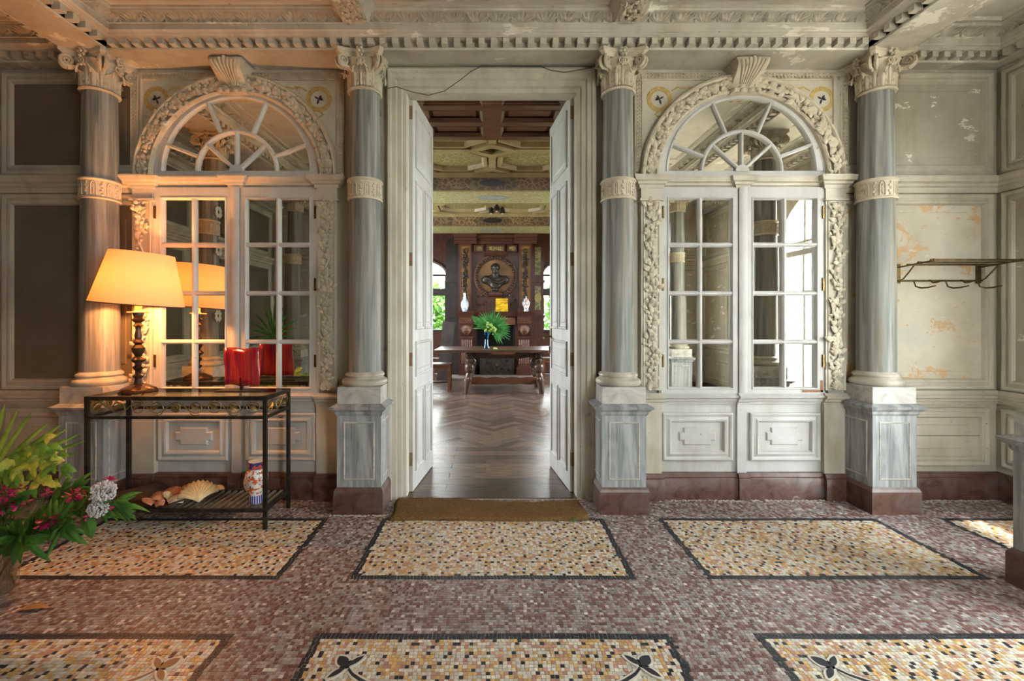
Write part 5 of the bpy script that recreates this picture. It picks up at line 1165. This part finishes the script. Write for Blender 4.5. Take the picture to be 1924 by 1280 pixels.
# fan palm
pf = branch('palm_frond', 'fan palm leaf with pointed green blades rising from the glass vase', 'palm leaf')
hub = P(-25, 905, 2.12); stem(pf, hub, .007)
tips = [(-60, 700), (-20, 730), (10, 756), (34, 768), (60, 774), (97, 789), (119, 796), (131, 803), (153, 814), (161, 828), (150, 850)]
for k, (x, y) in enumerate(tips):
    t = P(x, y, 2.16+.03*(k % 3)); MB().blade(hub-base, t-base, .040, (.004,-.01,.012), None, 8, .35, lambda q: (.25+.75*min(1, q*2.2))*(1-q)**.45 if q < 1 else .0).build('palm_blade', LPALM, pf)
pf = branch('palm_frond', 'taller fan palm leaf of the floor vase, seen in the left mirror', 'palm leaf')
hub = Vector((-2.26, 1.74, 1.12)); stem(pf, hub, .007)
for k in range(17):
    a = math.radians(-35+250*k/16); t = hub+Vector((cos(a)*.29, rnd.uniform(-.12, .06), sin(a)*.36)); t.x = min(t.x, -2.0)
    MB().blade(hub-base, t-base, .034, (0,-.01,.012), None, 8, .35, lambda q: (.25+.75*min(1, q*2.2))*(1-q)**.45 if q < 1 else .0).build('palm_blade', LDARK, pf)
# yellow-green leafy branches
def broad(par, c, size, d, m=LYEL):
    c = Vector(c)-base; d = Vector(d).normalized()
    MB().blade(c, c+d*size, size*.46, Vector((rnd.uniform(-.01,.01), -.015, .012)), None, 6, .22, lambda t: (sin(PI*t**.75)**.7)*(1+.18*sin(t*16)) if 0 < t < 1 else .02).build('leaf', m, par)
for lb, tip, mid, leaves in (('yellow-green leafy branch leaning over the pink flowers, nearest the pedestal', P(110, 880, 2.02), P(30, 900, 2.0), [(60,842,75), (45,855,55), (88,838,50), (70,860,62), (30,848,60), (78,870,48), (95,870,60), (105,868,62), (112,878,55), (120,880,40), (55,872,56), (98,850,40)]),
                             ('big pale yellow leaves at the left edge above the pink flowers', P(20, 880, 1.95), P(5, 930, 2.0), [(5,872,85), (12,880,92), (30,878,66), (-8,885,80), (38,905,70), (60,905,62), (72,895,66), (50,915,50), (20,915,50), (80,900,50), (8,905,70)])):
    br = branch('leafy_branch', lb, 'branch', 'leafy branches in the vase'); stem(br, tip, .004, mid)
    for x, y, s in leaves:
        c = P(x, y, 2.0+rnd.uniform(-.08, .05)); broad(br, c, s*2.0/F*.62, (rnd.uniform(-.3, 1.1), rnd.uniform(-.6, .1), rnd.uniform(-1, -.1)), rnd.choice((LYEL, LYEL, LPALM)))
        c = c+Vector((rnd.uniform(-.03,.04), .02, rnd.uniform(-.02,.03))); broad(br, c, s*2.0/F*.5, (rnd.uniform(-1, 1.1), rnd.uniform(-.6, .1), rnd.uniform(-1, .4)), rnd.choice((LYEL, LPALM)))
# oleander sprays
def spray(lb, tip, mid, nl, blooms, seed, wdt=.022, spread=1.0, m=LGREEN):
    r = random.Random(seed); o = branch('oleander_spray', lb, 'flower spray', 'oleander sprays in the vase'); pts = stem(o, tip, .0035, mid)
    for k in range(nl):
        i = r.randint(3, 9); p = pts[i]; ax = (pts[min(9, i+1)]-pts[i-1]).normalized(); d = (ax*.9+Vector((r.uniform(-1,1), r.uniform(-1,.5), r.uniform(-.9,.9)))*spread*.7).normalized(); L = r.uniform(.08, .16)
        MB().blade(p, p+d*L, wdt*r.uniform(.8, 1.3), (0, -.01, r.uniform(-.01, .02)), None, 5, .3).build('leaf', m, o)
    for x, y, d, s, mt in blooms:
        c = P(x, y, d)-base; fb_ = MB()
        for k in range(int(14*s/.02*(9 if mt is WHITEF else 1.3))):
            q = Vector((r.gauss(0,1), r.gauss(0,1), r.gauss(0,1))).normalized(); e = c+q*s*r.uniform(.2, 1.0)
            if mt is WHITEF: fb_.ball(tuple(c+q*s*r.uniform(.6, 1.0)), r.uniform(.003, .0062), 5, 4); continue
            fb_.blade(e, e+(q+Vector((0,-.3,0)))*.018, .016, q*.004, q.cross(Vector((.3,.5,.8))), 3, .4)
        fb_.build('bloom', mt, o)
spray('long oleander spray with crimson buds reaching toward the console table', P(215, 945, 1.98), P(90, 935, 2.0), 60, [(138,932,1.96,.022,PINK), (152,926,1.97,.018,PINK), (170,965,1.95,.016,PINK)], 1, .02, .8)
spray('oleander spray with white bloom head tipped pink by the table leg', P(200, 950, 2.05), P(80, 925, 2.05), 44, [(194,925,1.93,.048,WHITEF), (184,955,1.93,.038,WHITEF), (205,960,2.0,.02,PINK), (205,905,2.03,.018,PINK), (172,940,2.02,.02,PINK)], 2, .02, .8)
spray('oleander spray with crimson bloom hanging low in the middle', P(120, 985, 1.92), P(60, 965, 1.95), 40, [(92,978,1.90,.026,PINK), (80,985,1.9,.018,PINK), (104,975,1.9,.016,PINK)], 3, .028, 1.1)
spray('oleander spray with the large crimson bloom at the left edge', P(20, 945, 1.9), P(5, 970, 1.95), 46, [(12,930,1.88,.038,PINK), (40,942,1.9,.03,PINK), (5,950,1.88,.03,PINK), (30,920,1.9,.02,PINK)], 4, .026, 1.2)
spray('leafy oleander spray drooping in front of the vase rim', P(45, 1010, 1.88), P(20, 985, 1.9), 34, [(98,1012,1.9,.008,PINK)], 5, .030, 1.1)
spray('bare brown twiggy spray with narrow leaves above the blooms', P(150, 918, 2.08), P(70, 930, 2.08), 40, [(88,925,2.05,.012,PINK)], 6, .016, .9)
bl = branch('broad_leaf', 'single broad dark green leaf hanging below the white bloom', 'leaf'); a_ = P(157, 960, 1.95)-base; b_ = P(172, 1012, 1.93)-base; stem(bl, a_+base, .003, P(80, 945, 1.98)); MB().blade(a_, b_, .062, (.01,-.01,0), None, 7, .2).build('leaf', LGREEN, bl)
# lace hanging on the left side column (seen in the left mirror)
ML2 = AX((-2.75+.118, 2.05, 0), (0,1,0), (0,0,1), (1,0,0)); PAPER = MAT('white_paper', (.62,.58,.5))
for z, lb in ((2.35, 'topmost'), (1.98, 'second from top'), (1.66, 'third from top'), (1.34, 'lowest')):
    sq = [(-.018+.0, -.05), (.018, -.05), (.018, -.066), (.034, -.05), (.05, -.034), (.066, -.018), (.05, -.018), (.05, .018), (.066, .018), (.05, .034), (.034, .05), (.018, .066), (.018, .05), (-.018, .05), (-.018, .066), (-.034, .05), (-.05, .034), (-.066, .018), (-.05, .018), (-.05, -.018), (-.066, -.018), (-.05, -.034), (-.034, -.05), (-.018, -.066)]
    n = len(sq); inn = [(.018*cos(2*PI*k/n-PI/2-.3), .018*sin(2*PI*k/n-PI/2-.3)) for k in range(n)]; lc = MB()
    lc.add([(x, z+y, w) for w in (0, .003) for x, y in sq+inn], [(i, (i+1) % n, n+(i+1) % n, n+i) for i in range(n)]+[(2*n+i, 2*n+(i+1) % n, 3*n+(i+1) % n, 3*n+i) for i in range(n)]+[(i, (i+1) % n, 2*n+(i+1) % n, 2*n+i) for i in range(n)], ML2)
    tag(lc.build('paper_cutout', PAPER), '%s white cut paper shape on the column reflected in the left mirror' % lb, 'decoration', 'paper cutouts on the column')
